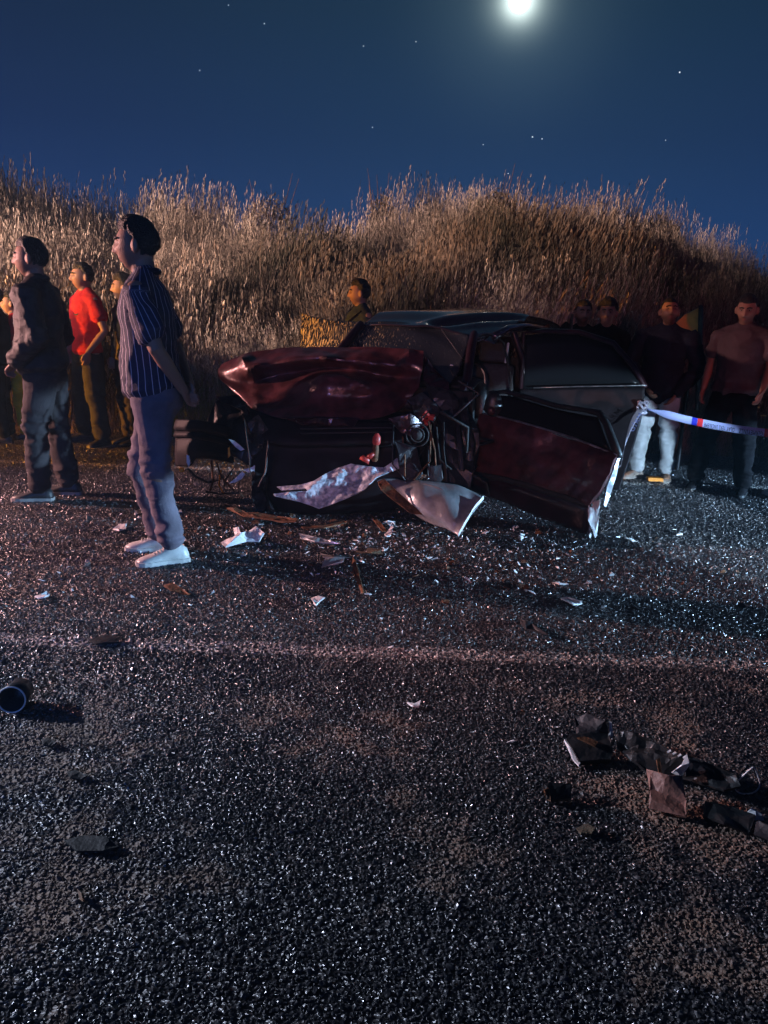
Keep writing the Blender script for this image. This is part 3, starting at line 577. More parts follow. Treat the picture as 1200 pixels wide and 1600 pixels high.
person('man in dark zipped jacket facing left, near the left edge', xy, H, 183, C['jacket'], C['brown'],
       dict(elL=(-.28, -.07, 1.13), wrL=(-.19, .12, .97), elR=(.28, -.05, 1.13), wrR=(.14, .13, .97), lean=.03, anL=(-.10, .06, .085), knL=(-.10, .06, .5), anR=(.11, -.07, .085), knR=(.10, -.01, .5), yaw=4, footL=.1, belly=.03, palmL=(.3, 0, -1), palmR=(-.3, 0, -1), curl=.8), name='jacket',
       jacket=True, long_sleeve=True, vox=.009, hv=.006, shoe=C['dshoe'], sole=C['greysole'], trouser_w=1.12, sleeve_w=1.2, hem=.93, seed=2, stubble=.45, collar=C['jacket'], girth=1.05)
(xy, H) = stand(146, 692, 408)
r_, s_, T_, tee = person('young man in red t-shirt with hands in jeans pockets', xy, H, 228, C['red'], C['olive'],
       dict(elL=(-.27, -.05, 1.13), wrL=(-.20, .10, .93), elR=(.27, -.05, 1.13), wrR=(.20, .10, .93), anL=(-.20, .0, .085), knL=(-.15, .02, .5), anR=(.18, 0, .085), knR=(.14, .02, .5), yaw=-14, lean=.0, footL=.3, footR=-.3, hdL=(.1, .1, -1), hdR=(-.1, .1, -1)), sleeve_end=.55, vox=.010, hv=.007, shoe=C['dshoe'], sole=C['dshoe'], trouser_w=1.2, sleeve_w=1.2, hem=.92, seed=3)
# sportswear tick printed on the chest, laid on the cloth
bm = BVHTree.FromPolygons([v.co.copy() for v in tee.data.vertices], [tuple(p_.vertices) for p_ in tee.data.polygons]); pts = []
oln = [(-.042, .012), (-.030, -.006), (-.016, -.010), (.004, -.004), (.042, .016), (.004, .006), (-.012, .003), (-.026, .004)]
for x, z in oln:
    h = bm.ray_cast(Vector((x*s_-.045*s_, .6, (1.28+z)*s_)), Vector((0, -1, 0))); y = h[0].y if h[0] is not None else .14
    pts.append((x*s_-.045*s_, y+.004, (1.28+z)*s_))
V = np.array(pts); V = np.vstack([V, V-(0, .003, 0)]); link('printed_tick', mesh('printed_tick', V, [(0, 1, 7), (1, 2, 6, 7), (2, 3, 5, 6), (3, 4, 5)]+[(8+a, 8+b, 8+c_) for a, b, c_ in ((7, 1, 0), (6, 2, 1), (5, 3, 2), (5, 4, 3))], False), M['rubber'], r_)
(xy, H) = stand(205, 694, 426)
person('youth in hooded dark top partly hidden behind the man in striped shirt', xy, H, 215, C['camo'], C['brown'], dict(yaw=-20), long_sleeve=True, vox=.012, hv=.007, shoe=C['dshoe'], hood=True, seed=4, stubble=0, hair_len=.022, girth=.92)
(xy, H) = stand(40, 684, 455)
person('boy in yellow trousers and red top half hidden at the left edge', xy, H, 200, C['red'], C['yellow'], dict(lean=.03, wrL=(-.2, .15, .95)), long_sleeve=False, vox=.012, hv=.007, seed=5, stubble=0, girth=.9, shoe=C['dshoe'])
(xy, H) = stand(10, 690, 443)
person('boy in black long sleeved jacket cut off by the left edge', xy, H, 190, C['black'], C['black'], dict(wrL=(-.2, .05, .9)), long_sleeve=True, name='jacket', jacket=True, vox=.012, hv=.007, seed=6, stubble=0, shoe=C['dshoe'])
yb = 7.75; b = P(562, 500, yb); H = P(560, 434, yb).z
r_, s_, T_, o_ = person('man in dark t-shirt with shoulder strap, standing behind the wreck', (b.x, yb), H, 205, C['teal'], C['black'], dict(yaw=-22, belly=.03), vox=.012, hv=.0065, seed=7, stubble=.5, girth=1.12, shoe=C['dshoe'], hair_len=.016)
V, Fc = tube([T_(-.15, .05, 1.46), T_(-.06, .145, 1.36), T_(.06, .158, 1.2), T_(.16, .13, 1.05)], [(.018, .004)]*4, 8); link('shoulder_strap', mesh('strap', V*s_, Fc), C['black'], r_)
yb = 7.2; b = P(946, 520, yb); H = P(943, 465, yb).z
person('young man with thick dark hair and dark top, right one of the close pair', (b.x, yb), H, 258, C['black'], C['black'], dict(yaw=-6, wrR=(.2, .12, 1.0)), long_sleeve=True, vox=.012, hv=.0065, seed=8, stubble=.1, hair_len=.026, shoe=C['dshoe'], skin=(.30, .17, .12))
yb = 7.42; b = P(908, 520, yb); H = P(912, 466, yb).z
person('bearded man holding a phone to his ear, left one of the close pair', (b.x, yb), H, 262, C['black'], C['black'], dict(yaw=8, elR=(.30, .10, 1.20), wrR=(.15, .06, 1.52), hdR=(-.15, -.1, 1), palmR=(-1, -.2, 0), curl=.6), long_sleeve=True, vox=.012, hv=.0065, seed=9, stubble=.95, shoe=C['dshoe'], skin=(.34, .21, .15))
ph = box(P(893, 503, 7.28), (.012, .07, .14)); tag(link('phone', mesh('phone', *ph, False), M['plastic']), 'dark phone held to the ear of the bearded man', 'phone')
(xy, H) = stand(1016, 746, 461)
person('broad man in dark blue sweater, pale jeans and sandals, head bowed', xy, H, 240, C['navy'], C['ldenim'], dict(yaw=22, pitch=-14, elL=(-.33, .02, 1.12), wrL=(-.17, .14, .87), elR=(.33, .0, 1.12), wrR=(.10, .20, .90), hdL=(.4, .1, -.9), lean=.03, anL=(-.155, .03, .085), knL=(-.13, .06, .50), anR=(.13, .09, .085), knR=(.12, .07, .5), footL=.2, footR=-.5, belly=.06, sh=.215),
       long_sleeve=True, name='sweater', vox=.010, hv=.0065, girth=1.2, seed=10, stubble=.8, shoe=mat('sandal_strap', (.30, .26, .24), .6), sole=C['greysole'], sandals=True, trouser_w=1.05, sleeve_w=1.25, hem=.88, hair_len=.008)
(xy, H) = stand(1126, 768, 455)
person('man in pale polo shirt and black trousers, face lit red', xy, H, 235, C['polo'], C['black'], dict(yaw=4, pitch=10, anR=(.24, .0, .085), knR=(.18, .03, .5), anL=(-.18, 0, .085), knL=(-.14, .02, .5), wrL=(-.24, .12, .95), wrR=(.27, .03, .93), sh=.21), vox=.010, hv=.0065, girth=1.12, seed=11, stubble=.6, collar=C['black'], shoe=C['black'], trouser_w=1.15, sleeve_end=.6, hem=.90)
(xy, H) = stand(1232, 776, 452)
person('man in dark clothes with pale shoes, mostly beyond the right edge', xy, H, 200, C['black'], C['black'], dict(wrL=(-.16, .30, 1.02), elL=(-.26, .05, 1.15)), vox=.012, hv=.007, seed=12, shoe=C['white_shoe'], sole=C['white_shoe'])
# ------------------------------------------------------------------ the wrecked car
O = Vector((-.35, 5.15, 0)); UR = Vector((math.sin(rad(26)), math.cos(rad(26)), 0)); VL = Vector((math.cos(rad(26)), -math.sin(rad(26)), 0))
def Cw(u, v, z): return np.array(O+UR*u+VL*v+Vector((0, 0, z)))
car = empty('wrecked_car', O, label='dark red hatchback with smashed front, crumpled bonnet and doors torn open', cat='car')
def part(name, V, Fc, mt, parent=car, smooth=True, base=O): return link(name, mesh(name, np.asarray(V)-np.array(base), Fc, smooth), mt, parent)
def pmany(name, ms, mt, parent=car, smooth=True, base=O): V, Fc = merge(ms); return part(name, V, Fc, mt, parent, smooth, base)
def pg(rows): return np.array([[P(*q) for q in r] for r in rows])
def panel(name, rows, mt, th=.006, sub=5, amp=0, sc=4, seed=0, parent=car, base=O, world=False, smooth=True, fn=None):
    A = np.array(rows, float) if world else pg(rows); V, Fc, sh = grid(A, sub)
    if amp: n = vnormals(V, Fc); V = V+n*crumple(V, amp, sc, seed)[:, None]
    if fn: V = fn(V, Fc)
    V, Fc = solid(V, Fc, th); return part(name, V, Fc, mt, parent, smooth, base)
# roof and pillars
def roofz(u, v): return np.interp(u, [1.4, 1.9, 2.6, 3.3, 3.8], [1.285, 1.425, 1.455, 1.41, 1.28])-.05*(v/.56)**2-.045*(v/.56)*(u < 2.2)
rows = [[Cw(u+(.05*(1-(v/.56)**2)*-1 if u < 1.5 else 0), v, roofz(u, v)) for v in (-.58, -.52, -.35, -.1, .15, .35, .46, .54, .60)] for u in (1.42, 1.55, 1.8, 2.2, 2.6, 3.0, 3.4, 3.75)]
def dent(V, Fc):
    V = V.copy(); a = Cw(1.5, .10, 0); b = Cw(2.2, .55, 0); ab = (b-a)[:2]; t = np.clip(((V[:, :2]-a[:2])@ab)/(ab@ab), 0, 1); d = np.linalg.norm(V[:, :2]-(a[:2]+t[:, None]*ab), axis=1)
    V[:, 2] += -.035*np.exp(-(d/.07)**2)+.02*np.exp(-((d-.12)/.05)**2)+vn(V*3)*.008; return V
panel('roof', rows, M['roofp'], .012, 6, world=True, fn=dent)
def pil(name, pts, r, mt=M['dark_paint'], n=10, parent=car): V, Fc = tube(pts, r, n); return part(name, V, Fc, mt, parent)
pil('pillar', [P(741, 523, 6.15), P(736, 545, 6.05), P(730, 590, 5.9), P(716, 640, 5.75)], [(.035, .05)]*4)
pil('pillar', [Cw(1.42, -.58, 1.28), Cw(1.15, -.64, 1.05), Cw(.9, -.68, .85)], [(.035, .05)]*3)
pil('pillar', [Cw(2.0, .57, 1.27), Cw(2.12, .63, 1.05), Cw(2.15, .66, .82), Cw(2.15, .68, .25)], [(.03, .05), (.035, .06), (.04, .07), (.045, .08)])
pil('pillar', [Cw(2.05, -.57, 1.27), Cw(2.12, -.65, .9), Cw(2.15, -.70, .25)], [(.03, .05)]*3)
pil('pillar', [Cw(3.1, .58, 1.27), Cw(3.45, .66, 1.0), Cw(3.6, .70, .8)], [(.04, .09), (.05, .12), (.05, .16)])
pil('roof_rail', [Cw(1.42, .60, 1.235), Cw(1.7, .615, 1.29), Cw(2.2, .615, 1.31), Cw(2.8, .61, 1.29), Cw(3.4, .60, 1.2), Cw(3.75, .58, 1.08)], [(.028, .035)]*6, M['roofp'])
pil('chrome_trim', [P(741, 528, 6.08), P(738, 545, 6.0), P(734, 585, 5.88), P(724, 618, 5.76)], [.006]*4, M['metal'], 6)
pil('door_seal', [P(744, 532, 6.1), P(755, 524, 6.2), P(775, 524, 6.4), P(786, 535, 6.55), P(795, 575, 6.6), P(799, 612, 6.6), P(797, 640, 6.6)], [.011]*7, M['rubber'], 6)
for k in range(3): pil('rail_strip', [P(747, 523+k*5, 6.1), P(760, 520+k*4.5, 6.25), P(774, 521+k*4, 6.4)], [.0045]*3, M['metal'], 5)
# rear body side, tail, floor
rows = [[Cw(u, .72-.06*max(u-3.2, 0)+(.0 if z < .8 else -.03), z) for u in (2.2, 2.5, 2.9, 3.3, 3.7, 3.95)] for z in (.22, .4, .6, .75, .86)]
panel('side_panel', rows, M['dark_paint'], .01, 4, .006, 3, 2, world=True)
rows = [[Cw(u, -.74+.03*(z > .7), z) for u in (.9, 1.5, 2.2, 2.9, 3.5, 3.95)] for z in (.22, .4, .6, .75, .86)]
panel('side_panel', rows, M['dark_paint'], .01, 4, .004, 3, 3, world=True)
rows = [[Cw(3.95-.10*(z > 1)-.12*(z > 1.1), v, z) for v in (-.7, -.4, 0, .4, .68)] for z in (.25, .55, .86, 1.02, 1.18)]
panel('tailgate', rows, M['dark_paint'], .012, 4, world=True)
for sg, nm in ((1, .60), (-1, -.60)):
    rows = [[Cw(2.2, sg*.70, .86), Cw(2.8, sg*.69, .86), Cw(3.4, sg*.67, .86)], [Cw(2.18, sg*.62, 1.22), Cw(2.75, sg*.61, 1.22), Cw(3.1, sg*.60, 1.2)]]; panel('side_window', rows, M['glass'], .005, 3, world=True)
rows = [[Cw(1.0, -.70, .86), Cw(1.6, -.70, .86), Cw(2.1, -.69, .86)], [Cw(1.4, -.60, 1.24), Cw(1.7, -.60, 1.25), Cw(2.05, -.60, 1.24)]]; panel('side_window', rows, M['glass'], .005, 3, world=True)
mfl = Matrix.Rotation(rad(-26), 3, 'Z')
from mathutils import Quaternion
RQ = Quaternion((0, 0, 1), rad(-26))
def cbox(u, v, z, du, dv, dz, tilt=0, taper=1):   # box in the car's own axes (du lengthwise, dv crosswise)
    q = RQ @ Quaternion((1, 0, 0), tilt); return box(Cw(u, v, z), (dv, du, dz), q, taper)
pmany('floor_pan', [cbox(2.35, 0, .24, 3.1, 1.36, .06)], M['plastic'], smooth=False)
pmany('sill', [cbox(1.6, .68, .24, 1.3, .09, .13)], M['dark_paint'], smooth=False)
pmany('firewall', [cbox(.92, 0, .55, .05, 1.3, .6, .1)], M['plastic'], smooth=False)
# interior
def seat(u, v, back=.1):
    root_ = link('seat', remesh([cbox(u, v, .45, .5, .46, .16), cbox(u+.26, v, .72, .12, .44, .55, -.12, .85)], .02, 6, .6), M['seat'], car)
    m = root_.data; setV(m, getV(m)-np.array(O)); h = remesh([cbox(u+.33, v, 1.09, .09, .25, .17, -.1)], .015, 4, .6); o = link('headrest', h, M['seat'], root_); setV(h, getV(h)-np.array(O))
    a, b = Cw(u+.27, v+.125, 1.01)-np.array(O), Cw(u+.30, v+.13, 1.17)-np.array(O); V, Fc = tube([a, (a+b)/2, b], [.010]*3, 6); link('headrest_rim_glint', mesh('p', V, Fc), M['white'], root_); return root_  # pale tube models the light along the headrest rim
seat(1.72, .40); seat(1.72, -.36)
pmany('rear_seat', [cbox(2.9, 0, .45, .5, 1.2, .16), cbox(3.2, 0, .74, .12, 1.2, .5, -.12)], M['seat'], smooth=False)
rows = [[Cw(1.02, v, .86), Cw(1.18, v, .90), Cw(1.3, v, .82), Cw(1.32, v, .60)] for v in (-.66, -.3, 0, .3, .6)]; panel('dashboard', rows, M['plastic'], .02, 4, .015, 5, 4, world=True)
c_ = Cw(1.45, .36, .86); tl = np.array(UR)*math.sin(.4)+np.array((0, 0, 1))*math.cos(.4); pts = [c_+.185*(np.array(VL)*math.cos(a)+tl*math.sin(a)) for a in np.linspace(0, 6.28, 25)]
o = pmany('steering_wheel', [tube(pts, [.014]*25, 8), tube([c_-np.array(VL)*.17, c_, c_+np.array(VL)*.17], [.015]*3, 6), tube([c_, c_-tl*.17], [.015]*2, 6), ball(c_, .05)], M['plastic'])
# windscreen: laminated sheet torn out at its left end
def crackmat():
    m = mat('crazed_glass', (.03, .035, .04), .18, 0, coat=.6); t = m.node_tree; b = t.nodes['Principled BSDF']; g = t.nodes.new('ShaderNodeNewGeometry')
    v = t.nodes.new('ShaderNodeTexNoise'); v.inputs['Scale'].default_value = 34; v.inputs['Detail'].default_value = 6; v.inputs['Distortion'].default_value = .6
    mp = t.nodes.new('ShaderNodeMapping'); mp.inputs['Scale'].default_value = (3.4, 1, .16); mp.inputs['Rotation'].default_value = (0, .5, 0); t.links.new(g.outputs['Position'], mp.inputs[0]); t.links.new(mp.outputs[0], v.inputs['Vector'])
    n = t.nodes.new('ShaderNodeTexNoise'); n.inputs['Scale'].default_value = 5; t.links.new(g.outputs['Position'], n.inputs['Vector'])
    sx = t.nodes.new('ShaderNodeSeparateXYZ'); t.links.new(g.outputs['Position'], sx.inputs[0])
    def mm(op, x, y, cl_=False):
        q = t.nodes.new('ShaderNodeMath'); q.operation = op; q.use_clamp = cl_
        for i, w in enumerate((x, y)):
            if isinstance(w, (int, float)): q.inputs[i].default_value = w
            else: t.links.new(w, q.inputs[i])
        return q.outputs[0]
    left = mm('MULTIPLY', mm('SUBTRACT', .30, sx.outputs['X']), 1.0, True)
    w = mm('ADD', mm('MULTIPLY', left, .20), mm('MULTIPLY', mm('SUBTRACT', n.outputs['Fac'], .52), .12))
    k = mm('MULTIPLY', mm('SUBTRACT', mm('ADD', mm('MULTIPLY', w, .8), .36), v.outputs['Fac']), 7, True); k = mm('MULTIPLY', k, mm('ADD', mm('MULTIPLY', left, .75), .12))
    x = t.nodes.new('ShaderNodeMix'); x.data_type = 'RGBA'; t.links.new(k, x.inputs[0]); x.inputs[6].default_value = (.02, .025, .03, 1); x.inputs[7].default_value = (.92, .80, .42, 1); t.links.new(x.outputs[2], b.inputs['Base Color'])  # amber light on the cracks is put into their yellow colour
    u = t.nodes.new('ShaderNodeBump'); u.inputs['Strength'].default_value = .6; u.inputs['Distance'].default_value = .01; t.links.new(v.outputs['Fac'], u.inputs['Height']); t.links.new(u.outputs[0], b.inputs['Normal']); return m
M['crack'] = crackmat()
rows = [[(472, 489, 7.25), (500, 499, 7.05), (533, 503, 6.86), (580, 502, 6.68), (640, 505, 6.52), (700, 513, 6.33), (733, 524, 6.2)],
        [(471, 515, 7.10), (503, 522, 6.90), (545, 525, 6.70), (590, 524, 6.5), (645, 528, 6.36), (695, 545, 6.2), (722, 566, 6.05)],
        [(470, 552, 6.95), (505, 552, 6.75), (550, 553, 6.5), (600, 555, 6.3), (650, 560, 6.15), (682, 585, 6.0), (704, 606, 5.85)]]
panel('windscreen', rows, M['crack'], .006, 6, .018, 4.5, 5)
pmany('wiper', [tube([P(655, 560, 5.95), P(690, 600, 5.85), P(718, 640, 5.8)], [.006]*3, 6), tube([P(690, 515, 6.2), P(722, 560, 6.0)], [.004]*2, 5)], M['plastic'])
# torn white-faced scraps behind the screen
def plate(name, outline, th, mt, amp=.01, sc=8, seed=0, parent=None, base=(0, 0, 0), step=.014, smooth=False, **tg):
    """closed outline of 3D points -> crumpled plate of real thickness"""
    Q = np.array([list(q) for q in outline], float); c0 = Q.mean(0); _, _, vt = np.linalg.svd(Q-c0); e1, e2, n_ = vt
    if n_[2] < 0: n_ = -n_
    p2 = np.stack([(Q-c0)@e1, (Q-c0)@e2], 1); h = (Q-c0)@n_; ext = p2.max(0)-p2.min(0); step = max(step, float(ext.max())/34)
    k = len(p2); pts = [Vector(q) for q in p2]; edges = [(i, (i+1) % k) for i in range(k)]; mn, mx_ = p2.min(0), p2.max(0)
    r = np.random.default_rng(seed+5)
    for x in np.arange(mn[0], mx_[0], step):
        for y in np.arange(mn[1], mx_[1], step): pts.append(Vector((x+r.uniform(-.3, .3)*step, y+r.uniform(-.3, .3)*step)))
    V2, _, F2, *_r = delaunay_2d_cdt(pts, edges, [list(range(k))], 1, 1e-5); V2 = np.array([list(q) for q in V2])
    d = ((V2[:, None, :]-p2[None])**2).sum(2)+1e-5; w = 1/d**1.5; hh = (w*h).sum(1)/w.sum(1); V = c0+V2[:, :1]*e1+V2[:, 1:2]*e2+hh[:, None]*n_
    V = V+n_*(crumple(V, amp, sc, seed)+vn(V*3+seed)*amp)[:, None]; F2 = [tuple(f) for f in F2]
    # orient all faces like n_
    F3 = []
    for f in F2:
        a, b, c_ = V[f[0]], V[f[1]], V[f[2]]; F3.append(f if np.dot(np.cross(b-a, c_-a), n_) > 0 else f[::-1])
    V, Fc = solid(V, F3, th); zmin = V[:, 2].min()
    if zmin < .004: V[:, 2] += .004-zmin
    if parent is None and not any(base): base = V.mean(0)*(1, 1, 0)
    o = link(name, mesh(name, V-np.array(base), Fc, smooth), mt, parent)
    if parent is None: o.location = base
    return tag(o, **tg)
def pl(Y, pts): return [P(x, y, Y) for x, y in pts]
cb = tuple(O)
plate('torn_scrap', pl(6.1, [(688, 575), (697, 565), (701, 568), (694, 582)]), .004, M['white'], .003, 20, 1, car, cb)
plate('torn_scrap', pl(6.05, [(704, 569), (715, 574), (713, 590), (708, 599), (697, 592), (700, 578)]), .004, M['white'], .004, 20, 2, car, cb)
plate('torn_scrap', pl(5.9, [(692, 612), (702, 611), (701, 615), (692, 618)]), .004, M['white'], .003, 20, 3, car, cb)
# bonnet, folded up into ridges
def bn(V, Fc):
    n = vnormals(V, Fc); r = crumple(V, .034, 1.9, 3)+crumple(V, .007, 6, 8); ridge = 0
    for pts, a, w in (([(400, 572, 5.9), (455, 565, 5.85), (500, 560, 5.8), (512, 566, 5.8)], .05, .035), ([(512, 566, 5.8), (545, 575, 5.75), (575, 590, 5.7), (600, 596, 5.65)], .05, .035), ([(505, 585, 5.7), (540, 590, 5.7), (575, 606, 5.6)], .06, .03), ([(470, 600, 5.6), (468, 640, 5.4)], .05, .03), ([(455, 650, 5.35), (520, 640, 5.4), (560, 640, 5.4), (600, 625, 5.45)], .03, .03), ([(640, 555, 5.8), (622, 590, 5.65)], .05, .03), ([(380, 560, 6.0), (396, 590, 5.9), (400, 640, 5.6)], .06, .035)):
        q = np.array([P(*p_) for p_ in pts]); best = np.full(len(V), 9.)
        for a_, b_ in zip(q[:-1], q[1:]):
            ab = b_-a_; t = np.clip(((V-a_)@ab)/(ab@ab), 0, 1); best = np.minimum(best, np.linalg.norm((V-(a_+t[:, None]*ab))*(1, .45, 1), axis=1))
        ridge = ridge+a*np.clip(1-best/(w*2), 0, 1)**1.3
    return V+np.array((-.1, -.95, .3))*(ridge+r)[:, None]
rows = [[(345, 568, 6.1), (378, 554, 6.1), (430, 544, 6.08), (500, 541, 6.0), (560, 542, 5.93), (620, 545, 5.86), (662, 550, 5.8)],
        [(339, 578, 6.06), (383, 572, 5.92), (432, 566, 5.9), (500, 560, 5.84), (560, 562, 5.78), (618, 570, 5.74), (661, 572, 5.74)],
        [(343, 592, 6.02), (388, 598, 5.96), (438, 588, 6.02), (503, 578, 5.92), (560, 582, 5.82), (614, 590, 5.84), (658, 592, 5.76)],
        [(362, 608, 5.95), (394, 622, 5.80), (444, 610, 5.86), (505, 598, 5.62), (560, 604, 5.62), (608, 606, 5.70), (655, 606, 5.72)],
        [(384, 630, 5.85), (402, 641, 5.62), (452, 632, 5.60), (510, 624, 5.56), (560, 627, 5.60), (604, 626, 5.56), (645, 618, 5.66)],
        [(398, 648, 5.74), (432, 655, 5.50), (474, 655, 5.42), (515, 655, 5.40), (560, 656, 5.42), (598, 652, 5.46), (625, 640, 5.58)]]
panel('bonnet', rows, M['maroon'], .006, 10, fn=bn).data.set_sharp_from_angle(angle=rad(20))
# front end under the bonnet
rows = [[(392, 640, 5.55), (440, 655, 5.42), (500, 660, 5.36), (560, 660, 5.33), (610, 660, 5.33), (650, 650, 5.4)], [(388, 680, 5.4), (440, 690, 5.26), (500, 692, 5.2), (560, 690, 5.17), (610, 690, 5.17), (655, 685, 5.22)],
        [(392, 694, 5.36), (440, 700, 5.30), (500, 702, 5.25), (560, 700, 5.22), (610, 700, 5.22), (655, 696, 5.26)], [(395, 745, 5.3), (440, 755, 5.2), (500, 762, 5.14), (560, 762, 5.1), (610, 756, 5.1), (655, 745, 5.14)], [(402, 790, 5.36), (450, 800, 5.26), (500, 802, 5.2), (560, 800, 5.18), (610, 795, 5.2), (650, 780, 5.26)]]
panel('front_bumper', rows, M['dull'], .012, 5, .008, 3, 6)
pmany('engine', [cbox(.5, -.05, .45, .5, .7, .4, .1, .85), cbox(.45, .35, .5, .3, .25, .35, .2, .8), tube([Cw(.7, -.3, .65), Cw(.65, .2, .75), Cw(.7, .55, .7)], [.035]*3, 8)], M['engine'])
rng = random.Random(5)
for i in range(11):
    a = Cw(rng.uniform(.1, .6), rng.uniform(.38, .78), rng.uniform(.35, .8)); b = a+np.array((rng.uniform(-.2, .2), rng.uniform(-.1, .1), rng.uniform(-.25, .2))); c2 = b+np.array((rng.uniform(-.15, .15), rng.uniform(-.1, .1), rng.uniform(-.2, .1)))
    pil('hose', [a, b, c2], [rng.uniform(.004, .012)]*3, M['rubber'] if i % 3 else M['engine'], 7)
c_ = np.array(P(652, 680, 5.12)); pmany('lamp_socket', [tube([c_+.075*np.array((math.cos(a), .1*math.sin(a), math.sin(a))) for a in np.linspace(0, 6.28, 20)], [.006]*20, 6), tube([c_+.045*np.array((math.cos(a), .1*math.sin(a), math.sin(a))) for a in np.linspace(0, 6.28, 20)], [.006]*20, 6), tube([c_+(0, .02, 0), c_+(0, .08, 0)], [.05, .03], 14)], M['rubber'])
for k, (x, y) in enumerate(((659, 655), (666, 648), (674, 652), (668, 660), (662, 663))): pmany('torn_bracket', [box(P(x, y, 5.25), (.03, .03, .04), Quaternion((.3*k, 1, .5, k*.4)).normalized())], M['redp'], smooth=False)
plate('fender_liner', [P(*q) for q in ((668, 560, 5.75), (690, 585, 5.65), (712, 625, 5.5), (740, 650, 5.45), (748, 700, 5.3), (735, 760, 5.1), (722, 800, 5.0), (700, 770, 5.05), (696, 700, 5.2), (680, 640, 5.45), (664, 600, 5.6))], .01, M['plastic'], .03, 5, 7, car, cb)
plate('front_wing', [P(*q) for q in ((664, 552, 5.75), (676, 566, 5.7), (700, 600, 5.6), (706, 628, 5.5), (690, 640, 5.45), (678, 610, 5.55), (662, 590, 5.6))], .008, M['dark_paint'], .03, 6, 9, car, cb)
def strip(name, pts, r, mt, n=6): return pil(name, pts, r, mt, n)
strip('inner_panel_edge', [P(722, 622, 5.45), P(728, 660, 5.3), P(736, 695, 5.2), (P(734, 720, 5.15))], [(.03, .006)]*4, M['engine'])
strip('inner_panel_edge', [P(712, 640, 5.4), P(718, 690, 5.2), P(722, 735, 5.1)], [(.02, .005)]*3, M['grey_plastic'])
plate('bracket_plate', pl(5.0, [(668, 728), (690, 726), (692, 748), (684, 758), (670, 750)]), .006, M['grey_plastic'], .005, 10, 11, car, cb)
# grille bars, ragged edges and hanging lines over the smashed front
for k, y in enumerate((668, 675, 682)): strip('grille_bar', [P(470, y+2, 5.27), P(540, y+1, 5.2), P(612, y, 5.2)], [.006]*3, M['grey_plastic'])
for k, q in enumerate((((384, 660), (404, 648), (420, 672), (410, 700), (396, 716), (386, 690)), ((396, 740), (420, 748), (416, 780), (430, 800), (404, 806), (392, 780)), ((606, 654), (640, 646), (664, 660), (650, 684), (626, 676)), ((620, 690), (652, 700), (660, 740), (640, 770), (626, 740)), ((440, 652), (500, 656), (560, 655), (552, 668), (480, 664)), ((636, 625), (662, 612), (690, 640), (676, 660), (650, 650)))):
    plate('torn_skin', [P(x, y, (5.3, 5.15, 5.15, 5.0, 5.22, 5.3)[k]+.03*((i*7) % 3)) for i, (x, y) in enumerate(q)], .006, (M['plastic'], M['dull'], M['dark_paint'], M['grey_plastic'], M['dark_paint'], M['engine'])[k], .025, 7, 50+k, car, cb)
for k in range(9):
    x = rng.choice((rng.uniform(380, 430), rng.uniform(600, 700))); y = rng.uniform(650, 700); strip('hanging_cable', [P(x, y, 5.1), P(x+rng.uniform(-18, 18), y+rng.uniform(25, 60), 5.02), P(x+rng.uniform(-35, 35), y+rng.uniform(50, 95), 5.0)], [rng.uniform(.003, .007)]*3, (M['rubber'], M['engine'], M['rust'])[k % 3])
pmany('radiator', [box(P(560, 705, 5.45), (.62, .05, .30), RQ)], M['engine'], smooth=False)
# wheels
def wheel(u, v, steer=0, z=.29):
    c0 = Cw(u, v, z); ax = np.array(Matrix.Rotation(steer, 3, 'Z') @ VL); up = np.array((0, 0, 1.)); fw = np.cross(ax, up); o = None
    prof = [(.165, -.08), (.24, -.095), (.275, -.085), (.288, -.05), (.290, 0), (.288, .05), (.275, .085), (.24, .095), (.165, .08)]; V, Fc = [], []; n = 40; k = len(prof)
    for j in range(n):
        a = 6.2832*j/n; rd = fw*math.cos(a)+up*math.sin(a)
        for r, w in prof: V.append(c0+rd*r+ax*w)
    Fc = [(j*k+i, j*k+i+1, ((j+1) % n)*k+i+1, ((j+1) % n)*k+i) for j in range(n) for i in range(k-1)]
    w_ = part('wheel', V, Fc, M['rubber']); ms = []
    rim = []; 
    for r, w in ((.168, .07), (.15, .06), (.14, .02), (.03, .035), (.0, .04)): rim.append((r, w))
    V, Fc = [], []; k = len(rim)
    for j in range(n):
        a = 6.2832*j/n; rd = fw*math.cos(a)+up*math.sin(a)
        for r, w in rim: V.append(c0+rd*r*(1)+ax*(w+.01*math.cos(a*7)*(.05 < r < .15)))
    Fc = [(j*k+i, j*k+i+1, ((j+1) % n)*k+i+1, ((j+1) % n)*k+i) for j in range(n) for i in range(k-1)]; part('rim', V, Fc, M['engine'], w_)
wheel(.62, .60, .35); wheel(.70, -.68, .2); wheel(3.15, .63); wheel(3.15, -.63)
